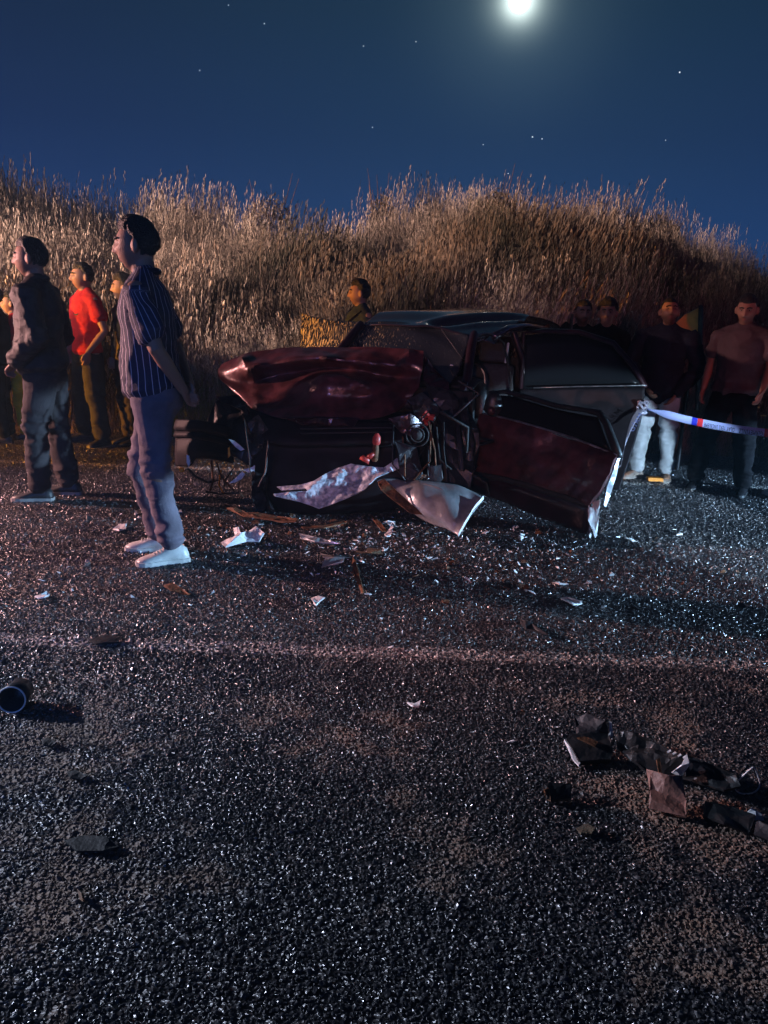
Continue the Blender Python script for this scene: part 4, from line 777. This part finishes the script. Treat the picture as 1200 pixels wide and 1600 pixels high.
# left front corner: torn bumper end, wing and wiring
rows = [[(277, 656, 5.75), (300, 656, 5.62), (330, 660, 5.5), (362, 668, 5.42)], [(273, 669, 5.74), (300, 670, 5.6), (330, 674, 5.48), (362, 682, 5.4)], [(276, 672, 5.78), (300, 673, 5.64), (330, 677, 5.52), (362, 685, 5.44)], [(273, 680, 5.74), (300, 681, 5.6), (330, 686, 5.48), (362, 693, 5.4)], [(276, 684, 5.78), (300, 685, 5.64), (330, 690, 5.52), (362, 697, 5.44)], [(275, 705, 5.74), (300, 706, 5.6), (330, 708, 5.48), (365, 714, 5.42)], [(276, 727, 5.76), (298, 728, 5.64), (312, 714, 5.55), (366, 722, 5.44)]]
panel('bumper_end', rows, M['dull'], .012, 4)
plate('wheel_arch', [P(*q) for q in ((322, 650, 5.6), (336, 628, 5.65), (350, 620, 5.68), (372, 618, 5.7), (396, 640, 5.6), (402, 690, 5.4), (398, 730, 5.3), (372, 716, 5.36), (345, 705, 5.45), (322, 690, 5.5))], .008, M['plastic'], .03, 5, 13, car, cb)
plate('bent_wing_edge', [P(*q) for q in ((337, 621, 5.7), (360, 620, 5.66), (385, 630, 5.6), (392, 648, 5.5), (380, 642, 5.5), (360, 632, 5.6), (345, 630, 5.65))], .006, M['dark_paint'], .012, 9, 14, car, cb)
plate('fog_lamp_bezel', pl(5.6, [(292, 710), (296, 712), (298, 724), (295, 729), (292, 722)]), .01, M['white'], .001, 9, 15, car, cb)
V, Fc = ball(P(284, 734, 5.62), (.022, .02, .02), 12, 8); part('indicator_bulb', V, Fc, M['orange'])
strip('broken_trim', [P(294, 733, 5.55), P(306, 745, 5.5), P(325, 754, 5.45), P(345, 748, 5.4)], [.01]*4, M['plastic'])
for pts, mt in ((((330, 720, 5.45), (333, 750, 5.35), (328, 768, 5.3)), M['rust']), (((338, 722, 5.4), (346, 745, 5.3), (368, 770, 5.2)), M['rust']), (((345, 735, 5.4), (342, 758, 5.3), (350, 772, 5.25)), M['orange']), (((366, 730, 5.3), (352, 750, 5.3), (348, 772, 5.25)), M['rubber']), (((375, 745, 5.25), (372, 768, 5.2), (380, 776, 5.2)), M['rust']), (((378, 647, 5.3), (385, 665, 5.28), (390, 678, 5.26)), M['rust']), (((322, 768, 5.3), (345, 772, 5.25), (372, 770, 5.2)), M['rubber'])): strip('loose_wire', [P(*q) for q in pts], [rng.uniform(.004, .008)]*3, mt)
plate('torn_scrap', pl(5.2, [(358, 686), (366, 688), (374, 695), (382, 702), (376, 704), (368, 699)]), .004, M['white'], .006, 20, 16, car, cb)
plate('torn_scrap', pl(5.15, [(358, 755), (370, 745), (378, 737), (383, 741), (378, 748), (368, 754)]), .004, M['white'], .006, 20, 17, car, cb)
plate('torn_scrap', pl(5.15, [(380, 734), (394, 730), (398, 727), (398, 736), (388, 739)]), .004, M['white'], .006, 20, 18, car, cb)
plate('torn_scrap', pl(5.2, [(356, 700), (359, 698), (360, 712), (356, 716)]), .004, M['orange'], .004, 20, 19, car, cb)
# doors
def door_dent(V, Fc):
    n = vnormals(V, Fc); d = crumple(V, .010, 5, 22)+crumple(V, .004, 12, 2)
    for q, a, r in (((862, 700, 5.15), -.07, .13), ((905, 712, 5.0), -.05, .09), ((925, 700, 4.98), .035, .05), ((888, 700, 5.08), .05, .035), ((878, 735, 5.05), .02, .04)):
        c0 = np.array(P(*q)); r2 = np.linalg.norm((V-c0)*(1, 1, .8), axis=1); d = d+a*np.clip(1-r2/(r*1.5), 0, 1)**1.2
    return V+(n if n[:, 1].mean() < 0 else -n)*d[:, None]
rows = [[(752, 648, 5.66), (800, 658, 5.5), (850, 672, 5.34), (900, 688, 5.17), (940, 702, 5.03), (966, 712, 4.95)], [(746, 672, 5.64), (794, 683, 5.46), (845, 698, 5.29), (893, 713, 5.12), (932, 726, 4.98), (956, 734, 4.90)],
        [(741, 708, 5.62), (788, 716, 5.44), (838, 730, 5.27), (884, 746, 5.10), (920, 757, 4.97), (942, 764, 4.89)], [(738, 738, 5.62), (784, 746, 5.45), (832, 759, 5.28), (876, 773, 5.12), (908, 784, 4.99), (926, 790, 4.92)]]
fd = panel('front_door', rows, M['maroon'], .03, 9, fn=door_dent); fd.data.set_sharp_from_angle(angle=rad(22))
rows = [[(738, 741, 5.64), (784, 749, 5.47), (832, 762, 5.30), (876, 776, 5.14), (926, 793, 4.94)], [(737, 748, 5.62), (784, 757, 5.44), (832, 770, 5.27), (876, 784, 5.11), (926, 800, 4.92)], [(735, 764, 5.62), (784, 780, 5.45), (830, 800, 5.28), (876, 818, 5.12), (922, 834, 4.94)]]
panel('door_lower', rows, M['dark_paint'], .03, 4, .004, 4, 3, parent=fd)  # darker paint carries the shade on the door below the moulding
def dpart(name, pts, r, mt, n=8): V, Fc = tube(pts, r, n); return part(name, V, Fc, mt, fd)
dpart('window_frame', [P(758, 640, 5.66), P(766, 614, 5.7), P(790, 612, 5.66), P(830, 622, 5.5), P(870, 634, 5.36), P(915, 641, 5.2), P(936, 645, 5.12), P(948, 662, 5.06), P(958, 690, 5.0), P(966, 712, 4.95)], [(.016, .02)]*6+[(.02, .026)]*2+[(.03, .03), (.035, .03)], M['plastic'])
dpart('belt_moulding', [P(756, 646, 5.63), P(800, 656, 5.47), P(850, 670, 5.31), P(900, 686, 5.14), P(964, 711, 4.93)], [.008]*5, M['metal'], 6)
dpart('rub_strip', [P(739, 741, 5.59), P(784, 748, 5.42), P(832, 761, 5.25), P(876, 775, 5.09), P(924, 791, 4.90)], [(.012, .022)]*5, M['rubber'])
rows = [[(764, 620, 5.69), (800, 620, 5.6), (870, 640, 5.36), (935, 652, 5.12)], [(757, 644, 5.67), (800, 656, 5.51), (880, 680, 5.24), (955, 706, 5.0)]]
panel('door_window', rows, M['glass'], .005, 4, parent=fd)
V, Fc = tube([P(757, 640, 5.5), P(766, 622, 5.42), P(778, 614, 5.36), P(784, 630, 5.36), P(780, 646, 5.4)], [(.02, .03), (.05, .04), (.06, .05), (.055, .045), (.02, .02)], 12); mi = part('wing_mirror', *ball(P(771, 632, 5.42), (.062, .045, .088), 18, 12), M['plastic'], fd)
part('mirror_cap', *ball(P(768, 642, 5.385), (.03, .02, .03), 12, 8), M['maroon'], mi)
plate('door_edge', [P(*q) for q in ((966, 712, 4.96), (968, 716, 4.96), (960, 745, 4.95), (952, 775, 4.94), (944, 792, 4.93), (941, 788, 4.92), (947, 760, 4.92), (957, 730, 4.93))], .012, M['silver'], .004, 9, 24, fd, cb)
plate('bent_door_end', [P(*q) for q in ((920, 788, 4.9), (938, 783, 4.9), (936, 800, 4.88), (933, 838, 4.84), (930, 843, 4.83), (927, 832, 4.83), (919, 815, 4.86), (919, 800, 4.88))], .01, M['white'], .006, 12, 25, fd, cb)
# rear door, swung right open
rows = [[(812, 609, 6.72), (860, 608, 6.62), (920, 606, 6.5), (970, 606, 6.38), (1008, 606, 6.3)], [(812, 650, 6.7), (860, 652, 6.58), (920, 654, 6.45), (970, 656, 6.33), (1002, 658, 6.25)], [(808, 700, 6.7), (860, 704, 6.58), (920, 708, 6.47), (965, 712, 6.36), (985, 714, 6.3)], [(806, 748, 6.72), (860, 754, 6.6), (915, 758, 6.5), (950, 762, 6.42), (968, 764, 6.38)]]
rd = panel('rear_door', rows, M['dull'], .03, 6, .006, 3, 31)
V, Fc = tube([P(834, 606, 6.6), P(900, 604, 6.46), P(960, 603, 6.32), P(1010, 602, 6.22)], [.006]*4, 6); part('chrome_strip', V, Fc, M['metal'], rd)
V, Fc = tube([P(814, 606, 6.72), P(818, 520, 6.78), P(850, 517, 6.72), P(905, 519, 6.6), P(958, 536, 6.48), P(990, 572, 6.38), P(1008, 604, 6.3)], [(.02, .025)]*7, 8); part('window_frame', V, Fc, M['dark_paint'], rd)
rows = [[(818, 524, 6.78), (860, 521, 6.7), (905, 523, 6.6), (956, 540, 6.48)], [(814, 608, 6.72), (860, 607, 6.62), (930, 606, 6.46), (1004, 605, 6.3)]]
panel('door_window', rows, M['glass'], .005, 4, parent=rd)
# ------------------------------------------------------------------ big torn pieces in front of the car
plate('torn_wheel_liner', [P(*q) for q in ((432, 760, 4.95), (470, 756, 4.95), (490, 752, 4.95), (510, 738, 5.0), (525, 728, 5.03), (548, 722, 5.05), (575, 728, 5.03), (600, 728, 5.03), (612, 722, 5.04), (620, 716, 5.06), (632, 722, 5.06), (622, 732, 5.03), (605, 738, 5.0), (588, 746, 4.97), (570, 764, 4.92), (545, 778, 4.88), (520, 788, 4.86), (498, 794, 4.85), (485, 788, 4.86), (470, 784, 4.87), (430, 776, 4.88), (427, 772, 4.89), (450, 770, 4.9), (480, 768, 4.9), (478, 764, 4.92), (440, 766, 4.93))], .006, M['liner'], .022, 7, 31,
      label='scuffed pale sheet of torn plastic in front of the wrecked bonnet', cat='car part')
rows = [[(588, 752, 5.0), (615, 748, 5.02), (645, 752, 5.0), (680, 752, 4.98), (715, 758, 4.95), (742, 768, 4.92), (756, 780, 4.86)], [(602, 768, 4.95), (625, 766, 4.93), (650, 770, 4.85), (680, 772, 4.83), (705, 780, 4.80), (728, 792, 4.78), (742, 798, 4.74)],
        [(628, 786, 4.88), (642, 788, 4.84), (658, 796, 4.78), (675, 798, 4.74), (695, 804, 4.70), (718, 812, 4.68), (729, 814, 4.66)], [(655, 806, 4.82), (662, 812, 4.78), (672, 818, 4.74), (684, 822, 4.7), (698, 826, 4.67), (708, 832, 4.64), (716, 837, 4.60)]]
fpb = P(680, 820, 4.75); fpb.z = 0
fp = panel('torn_wing_panel', rows, M['silver'], .006, 6, .010, 5, 33, parent=None, base=fpb); fp.location = fpb; tag(fp, 'silver grey curved wing panel torn off, lying below the open door', 'car part')
V, Fc = tube([P(755, 778, 4.84), P(742, 792, 4.76), (P(728, 815, 4.66)), P(716, 836, 4.58)], [(.004, .02)]*4, 8); part('rolled_edge', V, Fc, M['white'], fp, base=fpb)
for k in range(3): V, Fc = tube([P(662+k*3, 757+k*5, 4.93), P(690+k*3, 764+k*5, 4.88), P(702+k*2, 776+k*4, 4.84)], [(.012, .008)]*3, 8); part('rib', V, Fc, M['silver'] if k != 1 else M['plastic'], fp, base=fpb)
plate('brown_panel', [P(*q) for q in ((590, 752, 4.92), (600, 748, 4.93), (622, 770, 4.86), (648, 792, 4.8), (660, 803, 4.76), (640, 800, 4.76), (612, 780, 4.82), (596, 766, 4.86))], .005, M['rust'], .008, 8, 35, fp, tuple(fpb))
b0 = P(587, 716, 4.98); rt_ = empty('filler_pot', (b0.x, b0.y, b0.z), label='red capped reservoir standing on the torn pale sheet', cat='car part')
V, Fc = tube([P(585, 718, 5.0), P(587, 700, 5.0), P(588, 688, 5.0)], [.024, .022, .016], 12); part('neck', V, Fc, M['rust'], rt_, base=b0)
V, Fc = tube([P(588, 692, 5.0), P(589, 683, 5.0), P(589, 679, 5.0)], [.028, .026, .016], 14); part('red_cap', V, Fc, M['redp'], rt_, base=b0)
V, Fc = merge([box(P(571, 717, 4.98), (.07, .04, .03), Quaternion((.95, .1, .25, 0)).normalized(), .7), box(P(579, 712, 4.98), (.03, .035, .05), Quaternion((.9, .1, .4, 0)).normalized(), .8)]); part('red_grip', V, Fc, M['redp'], rt_, base=b0)
# ------------------------------------------------------------------ debris on the road
def gp(pts, z=0.012): return [G(x, y, z+((i*37) % 5)*.003) for i, (x, y) in enumerate(pts)]
def deb(name, pts, mt, lab, cat='debris', th=.006, amp=.008, z=.012, sc=12, zs=None):
    q = gp(pts, z)
    if zs: q = [G(x, y, z_) for (x, y), z_ in zip(pts, zs)]
    return plate(name, q, th, mt, amp, sc, int(pts[0][0]), label=lab, cat=cat)
deb('broken_bracket', [(345, 850), (368, 843), (364, 828), (372, 826), (376, 836), (388, 832), (400, 824), (412, 832), (404, 846), (385, 848), (352, 856)], M['white'], 'white plastic bracket broken off, right of the main man\'s shoes', zs=[.01, .02, .03, .09, .07, .06, .09, .08, .03, .02, .01])
deb('trim_strip', [(350, 786), (385, 800), (430, 806), (466, 812), (462, 818), (425, 813), (380, 806), (352, 792)], M['rust'], 'long curved brownish trim strip lying below the left front corner', zs=[.04]*8)
deb('trim_strip', [(470, 824), (505, 822), (538, 814), (540, 818), (506, 826), (474, 828)], M['rust'], 'narrow brown strip lying under the torn pale sheet')
deb('trim_strip', [(395, 790), (430, 789), (430, 792), (396, 793)], M['grey_plastic'], 'short thin grey strip between the left wheel and pale sheet')
deb('trim_strip', [(468, 836), (495, 842), (532, 850), (530, 852), (492, 848), (470, 841)], M['silver'], 'thin pale trim strip with pointed ends below the pale sheet')
deb('mirror_shard', [(502, 886), (508, 872), (518, 870), (538, 874), (536, 880), (510, 884)], M['silver'], 'triangular glassy shard nearest the camera under the car front')
deb('wood_splinter', [(550, 868), (556, 880), (568, 926), (565, 929), (556, 906), (550, 885)], M['rust'], 'brown splinter pointing towards the camera in front of the car')
deb('plastic_claw', [(600, 842), (606, 836), (604, 826), (609, 828), (613, 824), (614, 832), (619, 838), (612, 838), (608, 845), (602, 846)], M['white'], 'small white forked plastic piece left of the silver wing panel', zs=[.01, .02, .07, .06, .08, .05, .02, .02, .01, .01])
deb('wood_splinter', [(580, 806), (590, 812), (604, 828), (598, 830), (588, 820)], M['rust'], 'brown splinter beside the white forked piece')
deb('leaf_litter', [(556, 862), (575, 857), (596, 862), (598, 867), (580, 866)], C['camo'], 'yellowish flattened scrap right of the glassy shard')
deb('plastic_flap', [(500, 866), (520, 868), (552, 866), (552, 872), (522, 873)], M['grey_plastic'], 'dark flat scrap touching the glassy shard')
deb('plastic_chip', [(876, 934), (885, 931), (908, 938), (910, 942), (896, 944)], M['white'], 'pale leaf shaped shard alone on the dark road right of centre')
deb('rubber_flap', [(812, 968), (830, 978), (856, 993), (846, 992), (822, 984)], M['grey_plastic'], 'dark flat rubber flap near the pale leaf shaped shard')
deb('plastic_chip', [(636, 1096), (647, 1098), (658, 1094), (655, 1103), (645, 1102)], M['white'], 'tiny white chip in the middle of the foreground road', amp=.003)
deb('dark_strip', [(138, 1000), (165, 992), (190, 996), (186, 1004), (150, 1006)], M['plastic'], 'black flattened strip lying on the worn near road line', amp=.004)
deb('plastic_chip', [(255, 917), (270, 915), (296, 926), (292, 929), (268, 924)], M['rust'], 'reddish flake just below the main man\'s front shoe')
deb('plastic_chip', [(176, 826), (185, 820), (198, 818), (196, 826), (186, 829)], M['white'], 'small white shard left of the main man\'s rear shoe')
deb('plastic_chip', [(54, 934), (64, 930), (72, 922), (77, 928), (70, 935), (60, 938)], M['white'], 'small crumpled white scrap on the road below the man in dark jacket')
deb('plastic_chip', [(486, 936), (494, 932), (508, 934), (498, 940), (494, 946)], M['white'], 'small curled white scrap in front of the car, left of the long splinter')
deb('tar_patch', [(100, 1316), (130, 1308), (168, 1312), (186, 1326), (160, 1332), (120, 1334)], M['rubber'], 'ragged black tar lump at the lower left', amp=.003, z=.004)
deb('dark_chip', [(104, 1206), (118, 1203), (136, 1210), (126, 1217), (110, 1214)], M['rubber'], 'small black fragment below the mug', amp=.003)
deb('dark_chip', [(64, 1156), (74, 1153), (88, 1160), (80, 1166), (68, 1164)], M['rubber'], 'smaller black fragment just right below the mug', amp=.003)
deb('dry_leaf', [(120, 1388), (126, 1394), (130, 1408), (123, 1405)], M['rust'], 'tiny curled brown leaf at the lower left', amp=.003)
deb('dry_leaf', [(900, 1294), (918, 1288), (930, 1296), (924, 1304), (908, 1302)], C['camo'], 'dry tan leaf left of the debris pile at lower right', amp=.004)
# mug
g_ = G(28, 1106, 0); mc = np.array((g_.x, g_.y, .052)); mugd = norm((.12, -1, .12)); mug = empty('metal_mug', (g_.x, g_.y, 0), label='dark metal mug on its side with a bright rim, far left of the road', cat='mug')
def tubeopen(a, b, ra, rb, th, n=28):
    t = norm(np.asarray(b)-a); e1 = norm(np.cross(t, (0, 0, 1))); e2 = np.cross(t, e1); V = []
    for (q, r) in ((a, ra), (b, rb), (b, rb-th), (np.asarray(a)+t*th, ra-th)):
        for k in range(n): an = 6.2832*k/n; V.append(np.asarray(q)+e1*r*math.cos(an)+e2*r*math.sin(an))
    Fc = [(i*n+k, i*n+(k+1) % n, (i+1)*n+(k+1) % n, (i+1)*n+k) for i in range(3) for k in range(n)]+[tuple(range(n))[::-1], tuple(3*n+k for k in range(n))]; return np.array(V), Fc
V, Fc = tubeopen(mc-mugd*.05, mc+mugd*.05, .042, .047, .004); link('mug_body', mesh('b', V-np.array(mug.location), Fc), M['plastic'], mug)
e1 = norm(np.cross(mugd, (0, 0, 1))); e2 = np.cross(mugd, e1); V, Fc = tube([mc+mugd*.05+.0455*(e1*math.cos(a)+e2*math.sin(a)) for a in np.linspace(0, 6.2832, 33)], [.0028]*33, 6, cap=False); link('rim', mesh('r', V-np.array(mug.location), Fc), M['white'], mug)
V, Fc = tube([mc+mugd*.035+e1*.044, mc+mugd*.03+e1*.068, mc-mugd*.01+e1*.07, mc-mugd*.03+e1*.043], [.005]*4, 7); link('handle', mesh('h', V-np.array(mug.location), Fc), M['metal'], mug)
# lower right pile
lampb = G(922, 1190); lh = empty('broken_lamp_housing', lampb, label='black broken headlamp housing, leftmost piece of the pile at lower right', cat='car part')
def lp(name, pts, mt, th=.005, amp=.003, seed=1): return plate(name, [G(x, y, z) for x, y, z in pts], th, mt, amp, 14, seed, lh, tuple(lampb))
lp('shell', [(884, 1160, .035), (893, 1150, .05), (950, 1152, .05), (958, 1180, .03), (954, 1192, .015), (904, 1195, .01)], M['plastic'], .02)
lp('back_flap', [(897, 1120, .075), (917, 1114, .10), (946, 1126, .10), (953, 1150, .05), (948, 1162, .04), (900, 1150, .045)], M['grey_plastic'])
lp('shell_edge', [(882, 1154, .045), (887, 1152, .045), (907, 1190, .02), (904, 1196, .015), (896, 1186, .02)], M['white'], .008)
lp('clip', [(951, 1127, .09), (955, 1128, .09), (957, 1150, .05), (953, 1153, .05)], M['white'], .006)
lp('torn_liner', [(901, 1152, .065), (916, 1150, .068), (934, 1160, .06), (930, 1166, .058), (912, 1158, .06)], M['rust'])
bf = G(1080, 1240); bb = empty('bumper_fragment', bf, label='long crumpled black bumper fragment with a brown flap, middle of the lower right pile', cat='car part')
def bp(name, pts, mt, th=.006, amp=.006, seed=1): return plate(name, [G(x, y, z) for x, y, z in pts], th, mt, amp, 12, seed, bb, tuple(bf))
bp('skin', [(962, 1152, .03), (990, 1160, .05), (1030, 1170, .07), (1062, 1182, .08), (1085, 1188, .07), (1120, 1206, .06), (1150, 1222, .05), (1158, 1240, .03), (1130, 1244, .02), (1090, 1232, .01), (1060, 1222, .01), (1020, 1216, .01), (985, 1198, .01), (964, 1178, .01)], M['plastic'], .008, .016, 3)
bp('bare_corner', [(1050, 1206, .05), (1062, 1192, .09), (1074, 1180, .10), (1075, 1192, .09), (1064, 1214, .04)], M['white'], .005)
bp('brown_flap', [(1008, 1212, .05), (1020, 1216, .06), (1040, 1222, .065), (1064, 1222, .06), (1070, 1262, .02), (1070, 1288, .0), (1040, 1280, .0), (1012, 1272, .0), (1014, 1245, .025)], mat('brown_plastic', (.20, .10, .08), .55, 0, .4, 20, .3, 40), .008, .006, 5)
bp('stay', [(1026, 1186, .085), (1031, 1184, .085), (1035, 1216, .07), (1031, 1217, .07)], M['rust'], .006, .001)
bp('grey_insert', [(1070, 1188, .085), (1095, 1195, .08), (1106, 1206, .07), (1090, 1212, .06), (1072, 1212, .06)], M['grey_plastic'], .006, .006, 9)
for k in range(4): bp('bright_tab', [(1042+k*8, 1174+k*3, .095), (1047+k*8, 1171+k*3, .10), (1049+k*8, 1173+k*3, .10), (1044+k*8, 1177+k*3, .09)], M['white'], .004, .001, k)
rg = G(1166, 1245); V, Fc = tube([G(1166, 1245)+Vector((.042*math.sin(a)*.75+.01*math.sin(2*a), .01*math.cos(a), .055-.052*math.cos(a))) for a in np.linspace(0, 6.2832, 30)], [.0022]*30, 6, cap=False)
o = link('wire_hoop', mesh('wire_hoop', V-np.array(rg), Fc), M['white'], loc=rg); tag(o, 'white wire hoop standing at the right end of the bumper fragment', 'hoop')
deb('lens_fragment', [(1166, 1270), (1174, 1262), (1190, 1270), (1192, 1276), (1178, 1278)], M['white'], 'translucent pale clip below the wire hoop at the right edge', zs=[.01, .04, .03, .01, .01])
deb('side_lamp', [(1180, 1284), (1186, 1284), (1215, 1296), (1215, 1320), (1178, 1306)], M['grey_plastic'], 'grey lamp block cut off by the right edge of the photo', zs=[.03, .04, .04, .01, .01], th=.015)
deb('rear_flap', [(1100, 1258), (1140, 1262), (1180, 1280), (1170, 1300), (1130, 1290), (1098, 1276)], M['plastic'], 'black flat slab on the road beneath the wire hoop')
deb('plug_box', [(850, 1232), (858, 1228), (893, 1232), (892, 1252), (864, 1256), (853, 1254)], M['plastic'], 'small black box with orange edge left of the brown flap', zs=[.03, .035, .035, .01, .01, .01], th=.02)
deb('orange_chip', [(850, 1234), (858, 1231), (861, 1252), (854, 1250)], M['rust'], 'orange brown chip leaning on the left end of the small black box', amp=.002, zs=[.045, .045, .02, .015])
V, Fc = tube([G(843, 1192, .012), G(862, 1200, .02), G(880, 1208, .015), G(892, 1214, .01)], [.0018]*4, 5); b_ = G(868, 1204); tag(link('thin_wire', mesh('w', V-np.array(b_), Fc), M['rubber'], loc=b_), 'thin black wire with pale tip left of the lamp housing', 'wire')
# uncountable crumbs of glass and plastic
n = 3200; cx = RNG.normal(.0, 1.0, n); cy = RNG.normal(4.5, .42, n); kk = (cy < 5.2); cx, cy = cx[kk], cy[kk]
n2 = 260; cx = np.concatenate([cx, RNG.uniform(-2.6, 3, n2)]); cy = np.concatenate([cy, RNG.uniform(2.2, 6.8, n2)]); n = len(cx); sz = RNG.lognormal(math.log(.0058), .7, n)
def shard(i):
    r = np.random.default_rng(i+90); a = np.sort(r.uniform(0, 6.28, 5)); V = [(math.cos(q)*r.uniform(.5, 1.6), math.sin(q)*.7, 0) for q in a]+[(math.cos(q)*1.0, math.sin(q)*.7, .25) for q in a]
    return mesh('shard', V, [tuple(range(5))[::-1], tuple(range(5, 10))]+[(k, (k+1) % 5, 5+(k+1) % 5, 5+k) for k in range(5)], False)
rt = RNG.normal(0, .5, (n, 3)); rt[:, 2] = RNG.uniform(0, 6.28, n)
scatter('glass_crumbs', np.stack([cx, cy, np.full(n, .006)], -1), rt, np.repeat(np.minimum(sz, .034)[:, None], 3, 1), [(shard(0), M['white']), (shard(1), M['silver']), (shard(2), M['grey_plastic']), (shard(3), M['white']), (shard(4), M['rust'])], label='crumbs of glass and plastic strewn before the wreck', cat='crumbs')
# ------------------------------------------------------------------ police tape
ta, tb = np.array(P(1011, 639, 6.2)), np.array(P(1225, 679, 5.75)); wv = np.array((0, 0, 1.)); hw = .030
def tp(t, w, off=0): c0 = ta*(1-t)+tb*t; c0 = c0+np.array((0, 0, -.03*math.sin(math.pi*t))); k = np.clip(t*7, .25, 1); return c0+np.array((0, -.012*math.sin(t*9), 0))+wv*w*k+np.array((0, -off, 0))
tape = empty('police_tape', ta, label='white and blue police cordon tape stretched from the rear door to the right', cat='tape'); ty = M['tape'] = mat('tape_film', (.42, .48, .85), .35, 0)
def tseg(t0, t1, off, mt, name, th=.0012):
    n = 30; V, Fc, _ = grid([[tp(t0+(t1-t0)*i/n+.0*w, w, off) for i in range(n+1)] for w in (-hw, hw)], 1); V, Fc = solid(V, Fc, th); return part(name, V, Fc, mt, tape, True, ta)
tseg(0, 1, 0, ty, 'film'); tseg(.345, .385, .003, mat('tape_blue', (.02, .03, .5), .4), 'blue_band'); tseg(.388, .43, .003, mat('tape_red', (.7, .03, .04), .4), 'red_band'); tseg(.86, 1, .003, mat('tape_red_end', (.45, .04, .06), .4), 'red_band')
def textmesh(s_, size):
    cu = bpy.data.curves.new('txt', 'FONT'); cu.body = s_; cu.size = size; cu.resolution_u = 2; cu.space_character = 1.08; o = bpy.data.objects.new('txt', cu); COL.objects.link(o); dg = bpy.context.evaluated_depsgraph_get(); dg.update()
    m = bpy.data.meshes.new_from_object(o.evaluated_get(dg)); bpy.data.objects.remove(o); return m
ink = mat('tape_ink', (.01, .01, .06), .5); LT = float(np.linalg.norm(tb-ta))
def tapetext(s_, t0, t1):
    m = textmesh(s_, .044); v = getV(m); x0, x1 = v[:, 0].min(), v[:, 0].max(); W_ = []
    for q in v: t = t1-(q[0]-x0)/(x1-x0)*(t1-t0); W_.append(tp(t, -(q[1]-.010)*1.15-.004, .004))
    setV(m, np.array(W_)-ta); link('printed_letters', m, ink, tape)
tapetext('OLAY YERİ İNCELEME', .44, .66); tapetext('GİRMEYİNİZ', .69, .85)
# knot and twisted loose end
kb = np.array(P(1004, 636, 6.22))
V, Fc = merge([tube([kb+np.array((.035*math.sin(a*1.3+j), .02*math.cos(a*2+j), .05*math.sin(a+j*2))) for a in np.linspace(0, 6, 14)], [(.010, .003)]*14, 6) for j in range(5)]); part('knot', V, Fc, mat('knot_tape', (.20, .19, .24), .5), tape, True, ta)
def loose(pts, name):
    A = np.array([[np.array(P(x-w*math.cos(k*.5), y-w*.4, Y+w*.004)) for k, (x, y, Y) in enumerate(pts)] for w in (-5, 5)]); V, Fc, _ = grid(A, 4); V, Fc = solid(V, Fc, .0015); return part(name, V, Fc, mat('loose_tape', (.22, .20, .24), .5), tape, True, ta)
loose([(1001, 640, 6.2), (992, 652, 6.15), (985, 668, 6.1), (978, 690, 5.9), (972, 712, 5.5), (966, 730, 5.1)], 'loose_end')
m = textmesh('GİRM', .05); v = getV(m); a, b = np.array(P(983, 672, 6.05)), np.array(P(997, 646, 6.12)); ax = norm(b-a); up = norm(np.cross(ax, (0, -1, 0)))*-1; sc_ = np.linalg.norm(b-a)/np.ptp(v[:, 0])
setV(m, a+np.outer(v[:, 0]*sc_, ax)+np.outer((v[:, 1]-.02)*1.1, up)+np.array((0, -.05, 0))-ta); link('printed_letters', m, ink, tape)
# ------------------------------------------------------------------ warning sign behind the broad man
yb = 7.35; sb = P(1082, 560, yb); sg_ = empty('warning_board', (sb.x, yb, 0), label='orange warning board with black edge behind the man in dark sweater', cat='sign')
def sp(name, ms, mt, parent=sg_): V, Fc = merge(ms); return link(name, mesh(name, V-np.array(sg_.location), Fc, False), mt, parent)
Bp = [P(1056, 505, yb), P(1070, 492, yb), P(1093, 481, yb), P(1092, 520, yb), P(1088, 545, yb), P(1058, 535, yb)]; V = np.array([list(q) for q in Bp]); k = len(V)
sp('board', [(np.vstack([V, V+(0, .02, 0)]), [tuple(range(k)), tuple(range(k, 2*k))[::-1]]+[(i, (i+1) % k, k+(i+1) % k, k+i)[::-1] for i in range(k)])], mat('orange_board', (.85, .33, .05), .45, 0, .35, 5))
sp('black_edge', [tube([P(1095, 478, yb), P(1094, 530, yb), P(1089, 640, yb)], [(.022, .012)]*3, 6)], M['plastic'])
sp('post', [tube([(sb.x, yb+.03, 0), (sb.x, yb+.03, 1.3)], [.02, .02], 8)], M['dull'])
fb = P(1008, 727, 6.75); sp('foot', [box((fb.x+.10, 6.75, .03), (.13, .07, .03))], M['orange'])
for i, (x, y, hh) in enumerate(((1185, 637, .0), (1192, 650, 0), (1176, 640, 0))):
    Y = 7.9; t = P(x, y, Y); b = P(x-6+i*3, 705, Y); b.z = 0; r_ = empty('seeded_weed', (b.x, Y, 0), label=('tallest umbrella weed stalk above the tape at the right edge', 'forked umbrella weed stalk, rightmost at the tape', 'thin leaning weed stalk left of the umbrella weeds')[i], cat='weed')
    q = [b, b*.6+t*.4+Vector((.02, 0, 0)), t]; V, Fc = tube(q, [.004]*3, 5); link('stalk', mesh('stalk', V-np.array(r_.location), Fc), C['camo'], r_)
    V, Fc = merge([ball(np.array(t)+(random.uniform(-.025, .025), random.uniform(-.02, .02), random.uniform(0, .008)), (.010, .010, .005), 6, 4) for k in range(9)]); link('flower_head', mesh('flower_head', V-np.array(r_.location), Fc), mat('pale_yellow', (.6, .55, .2), .8), r_)
